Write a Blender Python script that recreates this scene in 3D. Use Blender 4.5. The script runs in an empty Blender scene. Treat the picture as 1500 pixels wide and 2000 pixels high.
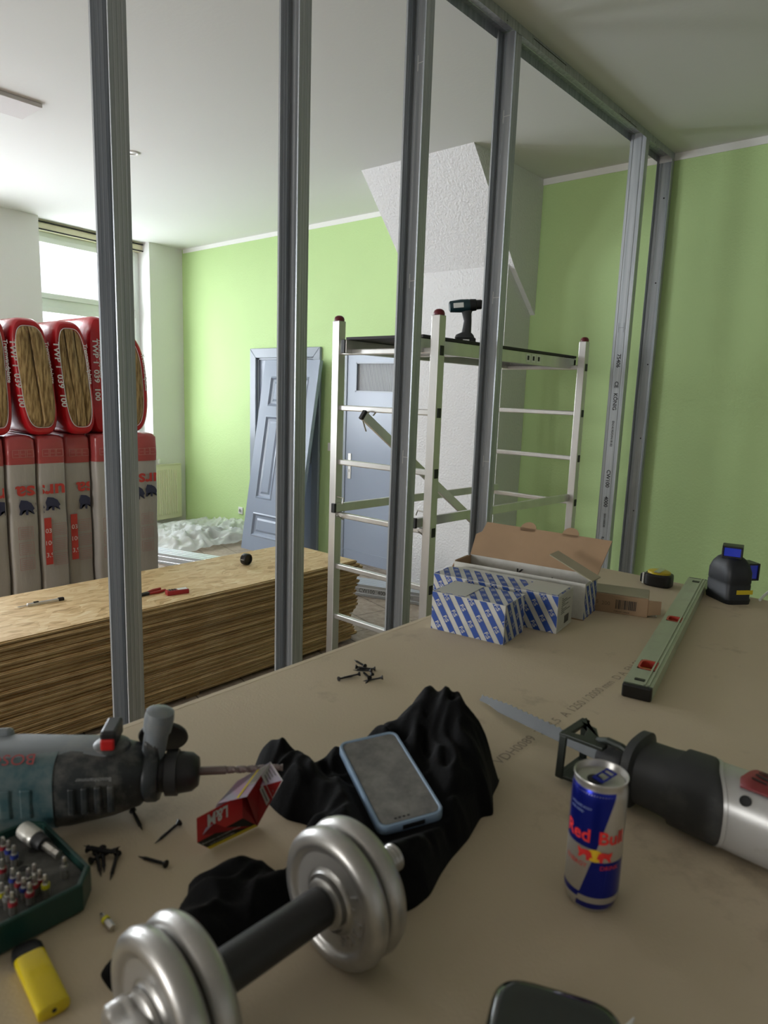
import bpy, bmesh, math, random
import numpy as np
from mathutils import Vector, Matrix, noise
random.seed(7)
C = bpy.context.scene.collection
SC = bpy.context.scene
PI = math.pi

# ------------------------------------------------------------------ camera
FPX = 1338.7
EYE = Vector((0.0, 0.0, 1.66))
PITCH, ROLL, YAW = math.radians(9.7304), math.radians(1.9756), math.radians(-40.7858)
_f = Vector((math.sin(YAW)*math.cos(PITCH), math.cos(YAW)*math.cos(PITCH), -math.sin(PITCH)))
_r = Vector((math.cos(YAW), -math.sin(YAW), 0))
_u = _r.cross(_f)
RIGHT = math.cos(ROLL)*_r + math.sin(ROLL)*_u
UP = -math.sin(ROLL)*_r + math.cos(ROLL)*_u
FWD = _f
cd = bpy.data.cameras.new('camera'); cam = bpy.data.objects.new('camera', cd); C.objects.link(cam)
cam.matrix_world = Matrix.Translation(EYE) @ Matrix((RIGHT, UP, -FWD)).transposed().to_4x4()
cd.sensor_fit = 'VERTICAL'; cd.sensor_height = 36; cd.sensor_width = 27
cd.lens = FPX*36/2000; cd.clip_start = 0.02; cd.clip_end = 60
cd.dof.use_dof = True; cd.dof.focus_distance = 2.6; cd.dof.aperture_fstop = 7.5
SC.camera = cam

# ------------------------------------------------------------------ world, light, exposure
SC.view_settings.view_transform = 'Standard'; SC.view_settings.look = 'None'
SC.view_settings.gamma = 1; SC.view_settings.use_curve_mapping = False
SC.view_settings.exposure = 1.17
wd = bpy.data.worlds.new('sky'); SC.world = wd; wd.use_nodes = True
wd.node_tree.nodes['Background'].inputs[0].default_value = (0.80, 0.88, 1.0, 1)
wd.node_tree.nodes['Background'].inputs[1].default_value = 1.2
try:
    SC.cycles.use_denoising = True; SC.cycles.max_bounces = 10; SC.cycles.diffuse_bounces = 6
    SC.cycles.caustics_reflective = False; SC.cycles.sample_clamp_indirect = 6
except Exception: pass

FZ, CZ, TZ = 0.0, 3.28, 1.17        # floor, ceiling, table top heights
WY = 4.86                           # green back wall
P0 = Vector((-7.525, WY, 0)); WU = Vector((0.119, -0.993, 0)); WN = Vector((-0.993, -0.119, 0))  # window wall
WINS = [(0.47, 1.765, 0.95), (2.75, 4.05, 0.95), (5.1, 6.4, 0.95)]   # window openings along that wall (from, to, sill)
WLIGHT = (13.0, 32.0, 21.0)
def wallpt(u, z, out=0.0): return P0 + WU*u + WN*out + Vector((0, 0, z))
def area(name, loc, w, h, normal, power, col=(0.9, 0.95, 1.0)):
    l = bpy.data.lights.new(name, 'AREA'); l.shape = 'RECTANGLE'; l.size = w; l.size_y = h
    l.energy = power; l.color = col
    o = bpy.data.objects.new(name, l); C.objects.link(o); o.location = loc
    o.rotation_euler = Vector(normal).to_track_quat('-Z', 'Y').to_euler(); return o
for (a, b, s), wl_p in zip(WINS, WLIGHT):   # bright overcast daylight standing just outside each window, falling slightly downwards
    area('daylight', wallpt((a+b)/2, (s+CZ)/2+0.08, 0.55), b-a+0.7, CZ-s+0.7, -WN+Vector((0, 0, -0.22)), wl_p*(b-a+0.7)*(CZ-s+0.7))
area('rear_fill_light', Vector((-2.4, -5.95, 1.9)), 2.0, 1.9, (0, 1, -0.1), 110, (1.0, 0.97, 0.93))  # unseen fill lamp added behind the camera to brighten the room

# ------------------------------------------------------------------ pixel of the 1500x2000 frame -> point in the room
def ray(px, py): return (RIGHT*((px-750)/FPX) - UP*((py-1000)/FPX) + FWD)
def PZ(px, py, z): d = ray(px, py); return EYE + d*((z-EYE.z)/d.z)
def PX(px, py, x): d = ray(px, py); return EYE + d*(x/d.x)
def PY(px, py, y): d = ray(px, py); return EYE + d*(y/d.y)
def PT(px, py, h=0.0): return PZ(px, py, TZ+h)

# ------------------------------------------------------------------ materials
MATS = {}
def s2l(c): return tuple((x/12.92 if x <= 0.04045 else ((x+0.055)/1.055)**2.4) for x in c)
def rgb(r, g, b): return s2l((r/255, g/255, b/255))
def mat(name, col, rough=0.5, metal=0.0, var=0.0, vscale=(6, 6, 6), bump=0.0, bscale=60, col2=None, spec=0.5, coat=0.0,
        emit=None, alpha=None, detail=4, dust=None, sheen=0.0, trans=0.0, lo=0.35, hi=0.65, bcoord=None):
    if name in MATS: return MATS[name]
    m = bpy.data.materials.new(name); m.use_nodes = True; nt = m.node_tree; N = nt.nodes; L = nt.links
    b = N['Principled BSDF']
    b.inputs['Base Color'].default_value = (*col, 1); b.inputs['Roughness'].default_value = rough
    b.inputs['Metallic'].default_value = metal; b.inputs['Specular IOR Level'].default_value = spec
    b.inputs['Coat Weight'].default_value = coat; b.inputs['Sheen Weight'].default_value = sheen
    b.inputs['Transmission Weight'].default_value = trans
    if alpha is not None: b.inputs['Alpha'].default_value = alpha
    if emit: b.inputs['Emission Color'].default_value = (*emit[0], 1); b.inputs['Emission Strength'].default_value = emit[1]
    tc = N.new('ShaderNodeTexCoord')
    cur = None
    if var or col2:
        mp = N.new('ShaderNodeMapping'); mp.inputs['Scale'].default_value = vscale; L.new(tc.outputs['Object'], mp.inputs['Vector'])
        nz = N.new('ShaderNodeTexNoise'); nz.inputs['Scale'].default_value = 1; nz.inputs['Detail'].default_value = detail
        L.new(mp.outputs[0], nz.inputs['Vector'])
        mr = N.new('ShaderNodeMapRange'); mr.inputs['From Min'].default_value = lo; mr.inputs['From Max'].default_value = hi
        L.new(nz.outputs['Fac'], mr.inputs['Value'])
        mx = N.new('ShaderNodeMix'); mx.data_type = 'RGBA'
        c2 = col2 or tuple(x*(1-var) for x in col)
        mx.inputs['A'].default_value = (*col, 1); mx.inputs['B'].default_value = (*c2, 1)
        L.new(mr.outputs[0], mx.inputs['Factor']); L.new(mx.outputs['Result'], b.inputs['Base Color']); cur = mx.outputs['Result']
    if dust:
        dc, dscale, dlo, dhi = dust
        n2 = N.new('ShaderNodeTexNoise'); n2.inputs['Scale'].default_value = dscale; n2.inputs['Detail'].default_value = 6; n2.inputs['Roughness'].default_value = 0.65
        L.new(tc.outputs['Object'], n2.inputs['Vector'])
        m2 = N.new('ShaderNodeMapRange'); m2.inputs['From Min'].default_value = dlo; m2.inputs['From Max'].default_value = dhi
        L.new(n2.outputs['Fac'], m2.inputs['Value'])
        x2 = N.new('ShaderNodeMix'); x2.data_type = 'RGBA'; x2.inputs['B'].default_value = (*dc, 1)
        if cur: L.new(cur, x2.inputs['A'])
        else: x2.inputs['A'].default_value = (*col, 1)
        L.new(m2.outputs[0], x2.inputs['Factor']); L.new(x2.outputs['Result'], b.inputs['Base Color'])
    if bump:
        n3 = N.new('ShaderNodeTexNoise'); n3.inputs['Scale'].default_value = bscale if not bcoord else 1; n3.inputs['Detail'].default_value = 4
        if bcoord:
            m3 = N.new('ShaderNodeMapping'); m3.inputs['Scale'].default_value = bcoord; L.new(tc.outputs['Object'], m3.inputs['Vector']); L.new(m3.outputs[0], n3.inputs['Vector'])
        else: L.new(tc.outputs['Object'], n3.inputs['Vector'])
        bp = N.new('ShaderNodeBump'); bp.inputs['Strength'].default_value = 0.6; bp.inputs['Distance'].default_value = bump
        L.new(n3.outputs['Fac'], bp.inputs['Height']); L.new(bp.outputs['Normal'], b.inputs['Normal'])
    MATS[name] = m; return m

GREEN = mat('green_wall_paint', (0.50, 0.68, 0.31), 0.75, bump=0.004, bscale=75, var=0.05, vscale=(1.2, 1.2, 1.2))
WHITEW = mat('white_wall_paint', (0.72, 0.72, 0.71), 0.8, bump=0.0015, bscale=60)
TEXW = mat('white_woodchip_paper', (0.76, 0.76, 0.76), 0.8, bump=0.012, bscale=60)
CEILM = mat('ceiling_paint', (0.70, 0.70, 0.68), 0.85, bump=0.001, bscale=50)
BANDW = mat('band_white', (0.80, 0.80, 0.77), 0.8)
GALV = mat('galvanised_steel', (0.53, 0.555, 0.58), 0.40, 0.5, col2=(0.36, 0.39, 0.415), vscale=(55, 55, 1.2), detail=5, bump=0.0006, bcoord=(260, 260, 2))
GALVX = mat('galvanised_steel_long', (0.56, 0.59, 0.61), 0.38, 0.75, col2=(0.42, 0.45, 0.47), vscale=(2, 60, 60), detail=4)
SLOT = mat('slot_light_and_white_parts', (0.85, 0.86, 0.84), 0.5)  # off-white; on the studs it stands for light through slots
INK = mat('black_print', (0.03, 0.03, 0.03), 0.7)
ALU = mat('aluminium', (0.74, 0.73, 0.70), 0.33, 0.7, var=0.12, vscale=(8, 8, 3))
BLACKP = mat('black_plastic', (0.010, 0.010, 0.011), 0.42)
REDCAP = mat('dark_red_plastic', (0.14, 0.012, 0.02), 0.35)
BLACKDECK = mat('black_deck_board', (0.022, 0.018, 0.022), 0.6)
GREYP = mat('grey_gloss_paint', rgb(142, 152, 168), 0.28, bump=0.0008, bscale=14)
GREYD = mat('grey_casing_paint', rgb(142, 150, 160), 0.32)
PVC = mat('white_window_plastic', (0.74, 0.78, 0.74), 0.35)
RAD = mat('radiator_cream', (0.70, 0.69, 0.50), 0.4)
STEELM = mat('brushed_steel', (0.62, 0.60, 0.57), 0.32, 1.0)
SOCK = mat('socket_white', (0.75, 0.75, 0.73), 0.4)
CREAM = mat('cream_box', (0.72, 0.68, 0.48), 0.5)
DARKG = mat('dark_gap', (0.02, 0.02, 0.02), 0.8)

def osb_mat():
    m = bpy.data.materials.new('strand_board'); m.use_nodes = True; N = m.node_tree.nodes; L = m.node_tree.links; b = N['Principled BSDF']
    b.inputs['Roughness'].default_value = 0.65
    tc = N.new('ShaderNodeTexCoord'); oi = N.new('ShaderNodeObjectInfo')
    add = N.new('ShaderNodeVectorMath'); add.operation = 'ADD'; L.new(tc.outputs['Object'], add.inputs[0])
    sc = N.new('ShaderNodeVectorMath'); sc.operation = 'SCALE'; sc.inputs['Scale'].default_value = 17.0; L.new(oi.outputs['Random'], sc.inputs[0])
    # warp the coordinates so that the strands point different ways
    nw = N.new('ShaderNodeTexNoise'); nw.inputs['Scale'].default_value = 5; nw.inputs['Detail'].default_value = 2; L.new(tc.outputs['Object'], nw.inputs['Vector'])
    ws = N.new('ShaderNodeVectorMath'); ws.operation = 'SCALE'; ws.inputs['Scale'].default_value = 0.16; L.new(nw.outputs['Color'], ws.inputs[0])
    L.new(ws.outputs[0], add.inputs[1])
    outs = []
    for s, c in (((60, 15, 10), 0), ((24, 11, 10), 1.3)):
        mp = N.new('ShaderNodeMapping'); mp.inputs['Scale'].default_value = s; mp.inputs['Rotation'].default_value = (0, 0, c*0.6)
        L.new(add.outputs[0], mp.inputs['Vector'])
        vo = N.new('ShaderNodeTexVoronoi'); vo.inputs['Scale'].default_value = 1; L.new(mp.outputs[0], vo.inputs['Vector'])
        outs.append(vo.outputs['Color'])
    mixv = N.new('ShaderNodeMix'); mixv.data_type = 'RGBA'; mixv.inputs['Factor'].default_value = 0.5
    L.new(outs[0], mixv.inputs['A']); L.new(outs[1], mixv.inputs['B'])
    nf = N.new('ShaderNodeTexNoise'); nf.inputs['Scale'].default_value = 1; nf.inputs['Detail'].default_value = 3
    mf = N.new('ShaderNodeMapping'); mf.inputs['Scale'].default_value = (180, 14, 20); L.new(add.outputs[0], mf.inputs['Vector']); L.new(mf.outputs[0], nf.inputs['Vector'])
    sm = N.new('ShaderNodeMath'); sm.operation = 'MULTIPLY_ADD'; sm.inputs[1].default_value = 0.5; L.new(nf.outputs['Fac'], sm.inputs[0])
    bw = N.new('ShaderNodeRGBToBW'); L.new(mixv.outputs['Result'], bw.inputs[0])
    m8 = N.new('ShaderNodeMath'); m8.operation = 'MULTIPLY'; m8.inputs[1].default_value = 0.6; L.new(bw.outputs[0], m8.inputs[0]); L.new(m8.outputs[0], sm.inputs[2])
    rp = N.new('ShaderNodeValToRGB'); e = rp.color_ramp.elements
    e[0].position = 0.2; e[0].color = (*rgb(150, 110, 62), 1); e[1].position = 0.85; e[1].color = (*rgb(248, 230, 194), 1)
    x = e.new(0.45); x.color = (*rgb(222, 188, 136), 1); x = e.new(0.65); x.color = (*rgb(236, 208, 160), 1)
    L.new(sm.outputs[0], rp.inputs[0])
    # board edges: pressed layers
    me = N.new('ShaderNodeMapping'); me.inputs['Scale'].default_value = (2.6, 2.6, 300); L.new(tc.outputs['Object'], me.inputs['Vector'])
    ad2 = N.new('ShaderNodeVectorMath'); ad2.operation = 'ADD'; L.new(me.outputs[0], ad2.inputs[0]); L.new(sc.outputs[0], ad2.inputs[1])
    ne = N.new('ShaderNodeTexNoise'); ne.inputs['Scale'].default_value = 1; ne.inputs['Detail'].default_value = 6; ne.inputs['Roughness'].default_value = 0.7; L.new(ad2.outputs[0], ne.inputs['Vector'])
    re = N.new('ShaderNodeValToRGB'); e = re.color_ramp.elements
    e[0].position = 0.36; e[0].color = (*rgb(84, 66, 42), 1); e[1].position = 0.68; e[1].color = (*rgb(234, 208, 162), 1); x = e.new(0.5); x.color = (*rgb(168, 140, 98), 1)
    L.new(ne.outputs['Fac'], re.inputs[0])
    geo = N.new('ShaderNodeNewGeometry'); sep = N.new('ShaderNodeSeparateXYZ'); L.new(geo.outputs['True Normal'], sep.inputs[0])
    ab = N.new('ShaderNodeMath'); ab.operation = 'ABSOLUTE'; L.new(sep.outputs['Z'], ab.inputs[0])
    gt = N.new('ShaderNodeMath'); gt.operation = 'GREATER_THAN'; gt.inputs[1].default_value = 0.7; L.new(ab.outputs[0], gt.inputs[0])
    mx = N.new('ShaderNodeMix'); mx.data_type = 'RGBA'; L.new(gt.outputs[0], mx.inputs['Factor']); L.new(re.outputs[0], mx.inputs['A']); L.new(rp.outputs[0], mx.inputs['B'])
    L.new(mx.outputs['Result'], b.inputs['Base Color'])
    bp = N.new('ShaderNodeBump'); bp.inputs['Distance'].default_value = 0.001; bp.inputs['Strength'].default_value = 0.5
    L.new(ne.outputs['Fac'], bp.inputs['Height']); L.new(bp.outputs[0], b.inputs['Normal'])
    return m
OSB = osb_mat()
def tile_mat():
    m = bpy.data.materials.new('stone_floor'); m.use_nodes = True; N = m.node_tree.nodes; L = m.node_tree.links; b = N['Principled BSDF']
    b.inputs['Roughness'].default_value = 0.6
    tc = N.new('ShaderNodeTexCoord'); mp = N.new('ShaderNodeMapping'); mp.inputs['Rotation'].default_value = (0, 0, 0.25); L.new(tc.outputs['Object'], mp.inputs['Vector'])
    br = N.new('ShaderNodeTexBrick'); br.inputs['Scale'].default_value = 1.0; br.inputs['Brick Width'].default_value = 0.6; br.inputs['Row Height'].default_value = 0.3
    br.inputs['Mortar Size'].default_value = 0.004; br.offset = 0.5
    br.inputs['Color1'].default_value = (*rgb(172, 158, 142), 1); br.inputs['Color2'].default_value = (*rgb(160, 146, 132), 1); br.inputs['Mortar'].default_value = (*rgb(96, 84, 74), 1)
    L.new(mp.outputs[0], br.inputs['Vector'])
    nz = N.new('ShaderNodeTexNoise'); nz.inputs['Scale'].default_value = 18; nz.inputs['Detail'].default_value = 8; nz.inputs['Roughness'].default_value = 0.7; L.new(tc.outputs['Object'], nz.inputs['Vector'])
    rp = N.new('ShaderNodeValToRGB'); e = rp.color_ramp.elements; e[0].position = 0.35; e[0].color = (0.55, 0.5, 0.45, 1); e[1].position = 0.62; e[1].color = (1, 0.99, 0.97, 1)
    L.new(nz.outputs['Fac'], rp.inputs[0])
    mx = N.new('ShaderNodeMix'); mx.data_type = 'RGBA'; mx.blend_type = 'MULTIPLY'; mx.inputs['Factor'].default_value = 0.8
    L.new(br.outputs['Color'], mx.inputs['A']); L.new(rp.outputs[0], mx.inputs['B']); L.new(mx.outputs['Result'], b.inputs['Base Color'])
    return m
FLOORM = tile_mat()
def thin_glass(name, tint=(1, 1, 1), gloss=0.08, rough=0.02):
    m = bpy.data.materials.new(name); m.use_nodes = True; N = m.node_tree.nodes; L = m.node_tree.links; N.remove(N['Principled BSDF'])
    t = N.new('ShaderNodeBsdfTransparent'); t.inputs[0].default_value = (*tint, 1); g = N.new('ShaderNodeBsdfGlossy'); g.inputs['Roughness'].default_value = rough
    mx = N.new('ShaderNodeMixShader'); mx.inputs[0].default_value = gloss; L.new(t.outputs[0], mx.inputs[1]); L.new(g.outputs[0], mx.inputs[2])
    L.new(mx.outputs[0], N['Material Output'].inputs[0]); return m
GLASS = thin_glass('window_glass')

# ------------------------------------------------------------------ mesh builder
_txt = {}
def text_tris(s, bold=False):
    if s in _txt: return _txt[s]
    cu = bpy.data.curves.new('t', 'FONT'); cu.body = s; cu.size = 1.0; cu.resolution_u = 3
    if bold: cu.offset = 0.025
    o = bpy.data.objects.new('t', cu); C.objects.link(o)
    dg = bpy.context.evaluated_depsgraph_get(); me = bpy.data.meshes.new_from_object(o.evaluated_get(dg))
    me.calc_loop_triangles()
    v = [tuple(x.co[:2]) for x in me.vertices]; t = [tuple(x.vertices) for x in me.loop_triangles]
    bpy.data.objects.remove(o); bpy.data.curves.remove(cu); bpy.data.meshes.remove(me)
    xs = [p[0] for p in v] or [0]; w = max(xs)-min(xs); x0 = min(xs)
    v = [(p[0]-x0, p[1]) for p in v]
    _txt[s] = (v, t, w); return _txt[s]
def clip_poly(poly, x0, y0, x1, y1):
    for ax, lim, sg in ((0, x0, 1), (0, x1, -1), (1, y0, 1), (1, y1, -1)):
        out = []
        for i in range(len(poly)):
            a, b = poly[i-1], poly[i]; da = (a[ax]-lim)*sg; db = (b[ax]-lim)*sg
            if (da >= 0) != (db >= 0):
                t = da/(da-db); out.append((a[0]+(b[0]-a[0])*t, a[1]+(b[1]-a[1])*t))
            if db >= 0: out.append(b)
        poly = out
        if len(poly) < 3: return []
    return poly

class MB:
    def __init__(s): s.v = []; s.f = []; s.m = []; s.mats = []
    def mi(s, m):
        if m not in s.mats: s.mats.append(m)
        return s.mats.index(m)
    def add(s, vs, fs, m, M=None):
        n = len(s.v); k = s.mi(m)
        s.v += [tuple((M @ Vector(v)) if M is not None else v) for v in vs]
        for f in fs: s.f.append(tuple(i+n for i in f)); s.m.append(k)
        return s
    def box(s, a, b, m, M=None):
        x0, y0, z0 = a; x1, y1, z1 = b
        vs = [(x0, y0, z0), (x1, y0, z0), (x1, y1, z0), (x0, y1, z0), (x0, y0, z1), (x1, y0, z1), (x1, y1, z1), (x0, y1, z1)]
        return s.add(vs, [(3, 2, 1, 0), (4, 5, 6, 7), (0, 1, 5, 4), (1, 2, 6, 5), (2, 3, 7, 6), (3, 0, 4, 7)], m, M)
    def rbox(s, a, b, r, m, M=None, seg=2):
        bm = bmesh.new(); bmesh.ops.create_cube(bm, size=1)
        for v in bm.verts: v.co = Vector([(a[i]+b[i])/2 + v.co[i]*(b[i]-a[i]) for i in range(3)])
        bmesh.ops.bevel(bm, geom=bm.edges[:], offset=r, segments=seg, profile=0.5, affect='EDGES')
        bm.verts.index_update(); vs = [tuple(v.co) for v in bm.verts]; fs = [tuple(v.index for v in f.verts) for f in bm.faces]; bm.free()
        return s.add(vs, fs, m, M)
    def rings(s, rings, m, M=None, cap=True, closed=False):
        n = len(rings[0]); vs = [p for r in rings for p in r]; fs = []
        R = len(rings)
        for i in range(R if closed else R-1):
            a = i*n; b = ((i+1) % R)*n
            for j in range(n): fs.append((a+j, a+(j+1) % n, b+(j+1) % n, b+j))
        if cap and not closed: fs.append(tuple(range(n))[::-1]); fs.append(tuple((R-1)*n+j for j in range(n)))
        return s.add(vs, fs, m, M)
    def lathe(s, prof, m, M=None, n=32, cap=True):     # prof: (radius, z)
        return s.rings([[(r*math.cos(2*PI*j/n), r*math.sin(2*PI*j/n), z) for j in range(n)] for r, z in prof], m, M, cap)
    def loft(s, secs, m, M=None, n=28, cap=True):      # (x, cy, cz, half_y, half_z, exponent)
        rs = []
        for x, cy, cz, hy, hz, e in secs:
            r = []
            for j in range(n):
                t = 2*PI*j/n; c, q = math.cos(t), math.sin(t)
                r.append((x, cy+hy*math.copysign(abs(c)**(2/e), c), cz+hz*math.copysign(abs(q)**(2/e), q)))
            rs.append(r)
        return s.rings(rs, m, M, cap)
    def tube(s, pts, r, m, M=None, n=10, cap=True):
        pts = [Vector(p) for p in pts]; rs = []; up = Vector((0, 0, 1))
        for i, p in enumerate(pts):
            t = (pts[min(i+1, len(pts)-1)]-pts[max(i-1, 0)]).normalized()
            if abs(t.dot(up)) > 0.95: up = Vector((1, 0, 0))
            a = t.cross(up).normalized(); b = t.cross(a); up = -b if (-b).dot(up) > 0 else b
            rr = r[i] if isinstance(r, (list, tuple)) else r
            rs.append([tuple(p + a*rr*math.cos(2*PI*j/n) + b*rr*math.sin(2*PI*j/n)) for j in range(n)])
        return s.rings(rs, m, M, cap)
    def prism(s, poly, z0, z1, m, M=None):             # 2D polygon (x, y) extruded in z
        n = len(poly); vs = [(x, y, z0) for x, y in poly]+[(x, y, z1) for x, y in poly]
        fs = [tuple(range(n))[::-1], tuple(range(n, 2*n))]+[(i, (i+1) % n, n+(i+1) % n, n+i) for i in range(n)]
        return s.add(vs, fs, m, M)
    def text(s, t, size, m, M=None, clip=None, fn=None, sx=1.0, flip=False, center=False, bold=False):
        v, tr, w = text_tris(t, bold); ox = -w*size*sx/2 if center else 0
        P = [(p[0]*size*sx+ox, p[1]*size) for p in v]
        for a in tr:
            poly = [P[i] for i in a]
            if fn: poly = [fn(p) for p in poly]
            if clip: poly = clip_poly(poly, *clip)
            if len(poly) >= 3: s.add([(p[0], p[1], 0) if len(p) == 2 else p for p in poly], [tuple(range(len(poly)))], m, M)
        return w*size*sx
    def build(s, name, parent=None, smooth=False, bevel=0, solid=0, angle=40, sub=0):
        me = bpy.data.meshes.new(name); me.from_pydata(s.v, [], s.f); me.validate(); me.update()
        for m in s.mats: me.materials.append(m)
        if len(me.polygons) == len(s.m): me.polygons.foreach_set('material_index', s.m)
        o = bpy.data.objects.new(name, me); C.objects.link(o)
        bm = bmesh.new(); bm.from_mesh(me); bmesh.ops.recalc_face_normals(bm, faces=bm.faces[:]); bm.to_mesh(me); bm.free()
        if smooth:
            me.polygons.foreach_set('use_smooth', [True]*len(me.polygons))
            bm = bmesh.new(); bm.from_mesh(me)
            for e in bm.edges:
                if len(e.link_faces) == 2 and e.calc_face_angle(0) > math.radians(angle): e.smooth = False
            bm.to_mesh(me); bm.free()
        if sub: md = o.modifiers.new('s', 'SUBSURF'); md.levels = sub; md.render_levels = sub
        if solid: md = o.modifiers.new('t', 'SOLIDIFY'); md.thickness = solid; md.offset = 0
        if bevel: md = o.modifiers.new('b', 'BEVEL'); md.width = bevel; md.segments = 2; md.limit_method = 'ANGLE'; md.angle_limit = math.radians(50)
        if parent: o.parent = parent
        return o
def tag(o, label, cat=None, group=None, kind=None):
    if label: o['label'] = label
    if cat: o['category'] = cat
    if group: o['group'] = group
    if kind: o['kind'] = kind
    return o
def thing(name, label, cat, loc=(0, 0, 0), rot=(0, 0, 0), group=None, mat4=None):
    o = bpy.data.objects.new(name, None); o.empty_display_size = 0.05; C.objects.link(o)
    if mat4 is not None: o.matrix_world = mat4
    else: o.location = loc; o.rotation_euler = rot
    return tag(o, label, cat, group)
def frame(origin, xaxis, up=(0, 0, 1)):
    x = Vector(xaxis).normalized(); y = Vector(up).cross(x).normalized(); z = x.cross(y)
    return Matrix.Translation(Vector(origin)) @ Matrix((x, y, z)).transposed().to_4x4()
def struct(o, label=None): o['kind'] = 'structure'; return tag(o, label) if label else o
def copy_tree(src, parent=None):
    c = src.copy(); C.objects.link(c); c.parent = parent
    for ch in list(src.children): copy_tree(ch, c)
    return c
def RX(a): return Matrix.Rotation(a, 4, 'X')
def RY(a): return Matrix.Rotation(a, 4, 'Y')
def RZ(a): return Matrix.Rotation(a, 4, 'Z')
def TR(*a): return Matrix.Translation(Vector(a))

# ================================================================== the room
XR, YB = 4.2, -5.6
mb = MB(); mb.box((-8.6, YB-0.3, -0.1), (XR+0.2, WY+0.3, 0), FLOORM); struct(mb.build('floor'), 'dusty beige stone tiled floor')
mb = MB(); mb.box((-8.6, YB-0.2, CZ), (XR+0.2, WY+0.3, CZ+0.1), CEILM); struct(mb.build('ceiling'), 'plain white painted ceiling')
D1 = (-6.19, -5.08, 2.105)      # casing opening of the panelled door recess: x0, x1, top
D2 = (-4.73, -3.86, 2.10)
mb = MB()
xs = [-8.4, D1[0]+0.09, D1[1]-0.09, D2[0], D2[1], XR]
mb.box((xs[0], WY, 0), (xs[1], WY+0.22, CZ), GREEN); mb.box((xs[1], WY, D1[2]-0.09), (xs[2], WY+0.22, CZ), GREEN)
mb.box((xs[2], WY, 0), (xs[3], WY+0.22, CZ), GREEN); mb.box((xs[3], WY, D2[2]), (xs[4], WY+0.22, CZ), GREEN)
mb.box((xs[4], WY, 0), (XR, WY+0.22, CZ), GREEN)
struct(mb.build('wall_back'), 'light green painted wall')
mb = MB(); mb.box((-7.5, WY-0.006, CZ-0.045), (XR, WY, CZ), BANDW); struct(mb.build('trim_1'), 'thin white band where the green wall meets the ceiling')
mb = MB(); mb.box((XR, YB, 0), (XR+0.2, WY, CZ), WHITEW); struct(mb.build('wall_right'))
mb = MB()
for a_, b_2 in (((-8.4, YB-0.2, 0), (-3.3, YB, CZ)), ((-1.5, YB-0.2, 0), (XR, YB, CZ)), ((-3.3, YB-0.2, 0), (-1.5, YB, 1.0)), ((-3.3, YB-0.2, 2.75), (-1.5, YB, CZ))): mb.box(a_, b_2, WHITEW)
struct(mb.build('wall_front'))  # unseen wall; its opening is made up for the rear fill lamp
r = thing('window_4', None, None); r['kind'] = 'structure'  # window made up out of view to frame the rear fill lamp
mb = MB()
for a_, b_2 in (((-3.3, YB-0.15, 1.0), (-3.23, YB-0.08, 2.75)), ((-1.57, YB-0.15, 1.0), (-1.5, YB-0.08, 2.75)), ((-3.23, YB-0.15, 1.0), (-1.57, YB-0.08, 1.07)), ((-3.23, YB-0.15, 2.68), (-1.57, YB-0.08, 2.75)), ((-2.44, YB-0.15, 1.07), (-2.36, YB-0.08, 2.68))): mb.box(a_, b_2, PVC)
mb.build('window_frame', r)
mb = MB(); mb.box((-3.23, YB-0.12, 1.07), (-1.57, YB-0.115, 2.68), GLASS); mb.build('pane', r)
# window wall, with openings up to the ceiling
mb = MB(); LEN = 10.8
Mw = Matrix((WU, -WN, Vector((0, 0, 1)))).transposed().to_4x4(); Mw.translation = P0   # local x along the wall, y into the room, z up
edges = [(-0.3)]
for a, b, s in WINS: edges += [a, b]
edges.append(LEN)
for i in range(0, len(edges), 2): mb.box((edges[i], -0.34, 0), (edges[i+1], 0, CZ), WHITEW, Mw)
for a, b, s in WINS: mb.box((a, -0.34, 0), (b, 0, s), WHITEW, Mw)
struct(mb.build('wall_left'), 'white window wall at the far left')
for wi, (a, b, s) in enumerate(WINS):
    y0, y1 = -0.27, -0.20
    top = CZ-0.10; tr0, tr1 = 2.44, 2.525
    root = thing('window_%d' % (wi+1), None, None, mat4=Mw.copy()); root['kind'] = 'structure'
    f = MB()
    f.box((a, y0, s), (a+0.06, y1, top), PVC); f.box((b-0.035, y0, s), (b, y1, top), PVC)
    f.box((a+0.06, y0, s), (b-0.035, y1, s+0.06), PVC); f.box((a+0.06, y0, top-0.05), (b-0.035, y1, top), PVC); f.box((a+0.06, y0, tr0), (b-0.035, y1, tr1), PVC)
    f.build('window_frame', root, bevel=0.004)
    for z0, z1 in ((s+0.06, tr0), (tr1, top-0.05)):
        q = MB(); x0, x1 = a+0.06, b-0.035; w = 0.055
        q.box((x0, y1-0.05, z0), (x0+w, y1+0.02, z1), PVC); q.box((x1-w, y1-0.05, z0), (x1, y1+0.02, z1), PVC)
        q.box((x0+w, y1-0.05, z0), (x1-w, y1+0.02, z0+w), PVC); q.box((x0+w, y1-0.05, z1-w), (x1-w, y1+0.02, z1), PVC)
        sh = q.build('sash', root, bevel=0.004)
        q = MB(); q.box((x0+w, y1-0.02, z0+w), (x1-w, y1-0.016, z1-w), GLASS); q.build('pane', sh)
    q = MB(); q.box((b-0.10, y1+0.02, tr0+0.03), (b-0.04, y1+0.03, tr0+0.05), STEELM); q.build('hinge', root)
    q = MB(); q.box((a, y0-0.03, CZ-0.10), (b, -0.12, CZ), CREAM); q.box((a, -0.12, CZ-0.028), (b, -0.10, CZ-0.016), DARKG); q.box((a, -0.12, CZ-0.10), (b, -0.105, CZ-0.088), DARKG)
    q.build('shutter_box', root)

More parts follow.
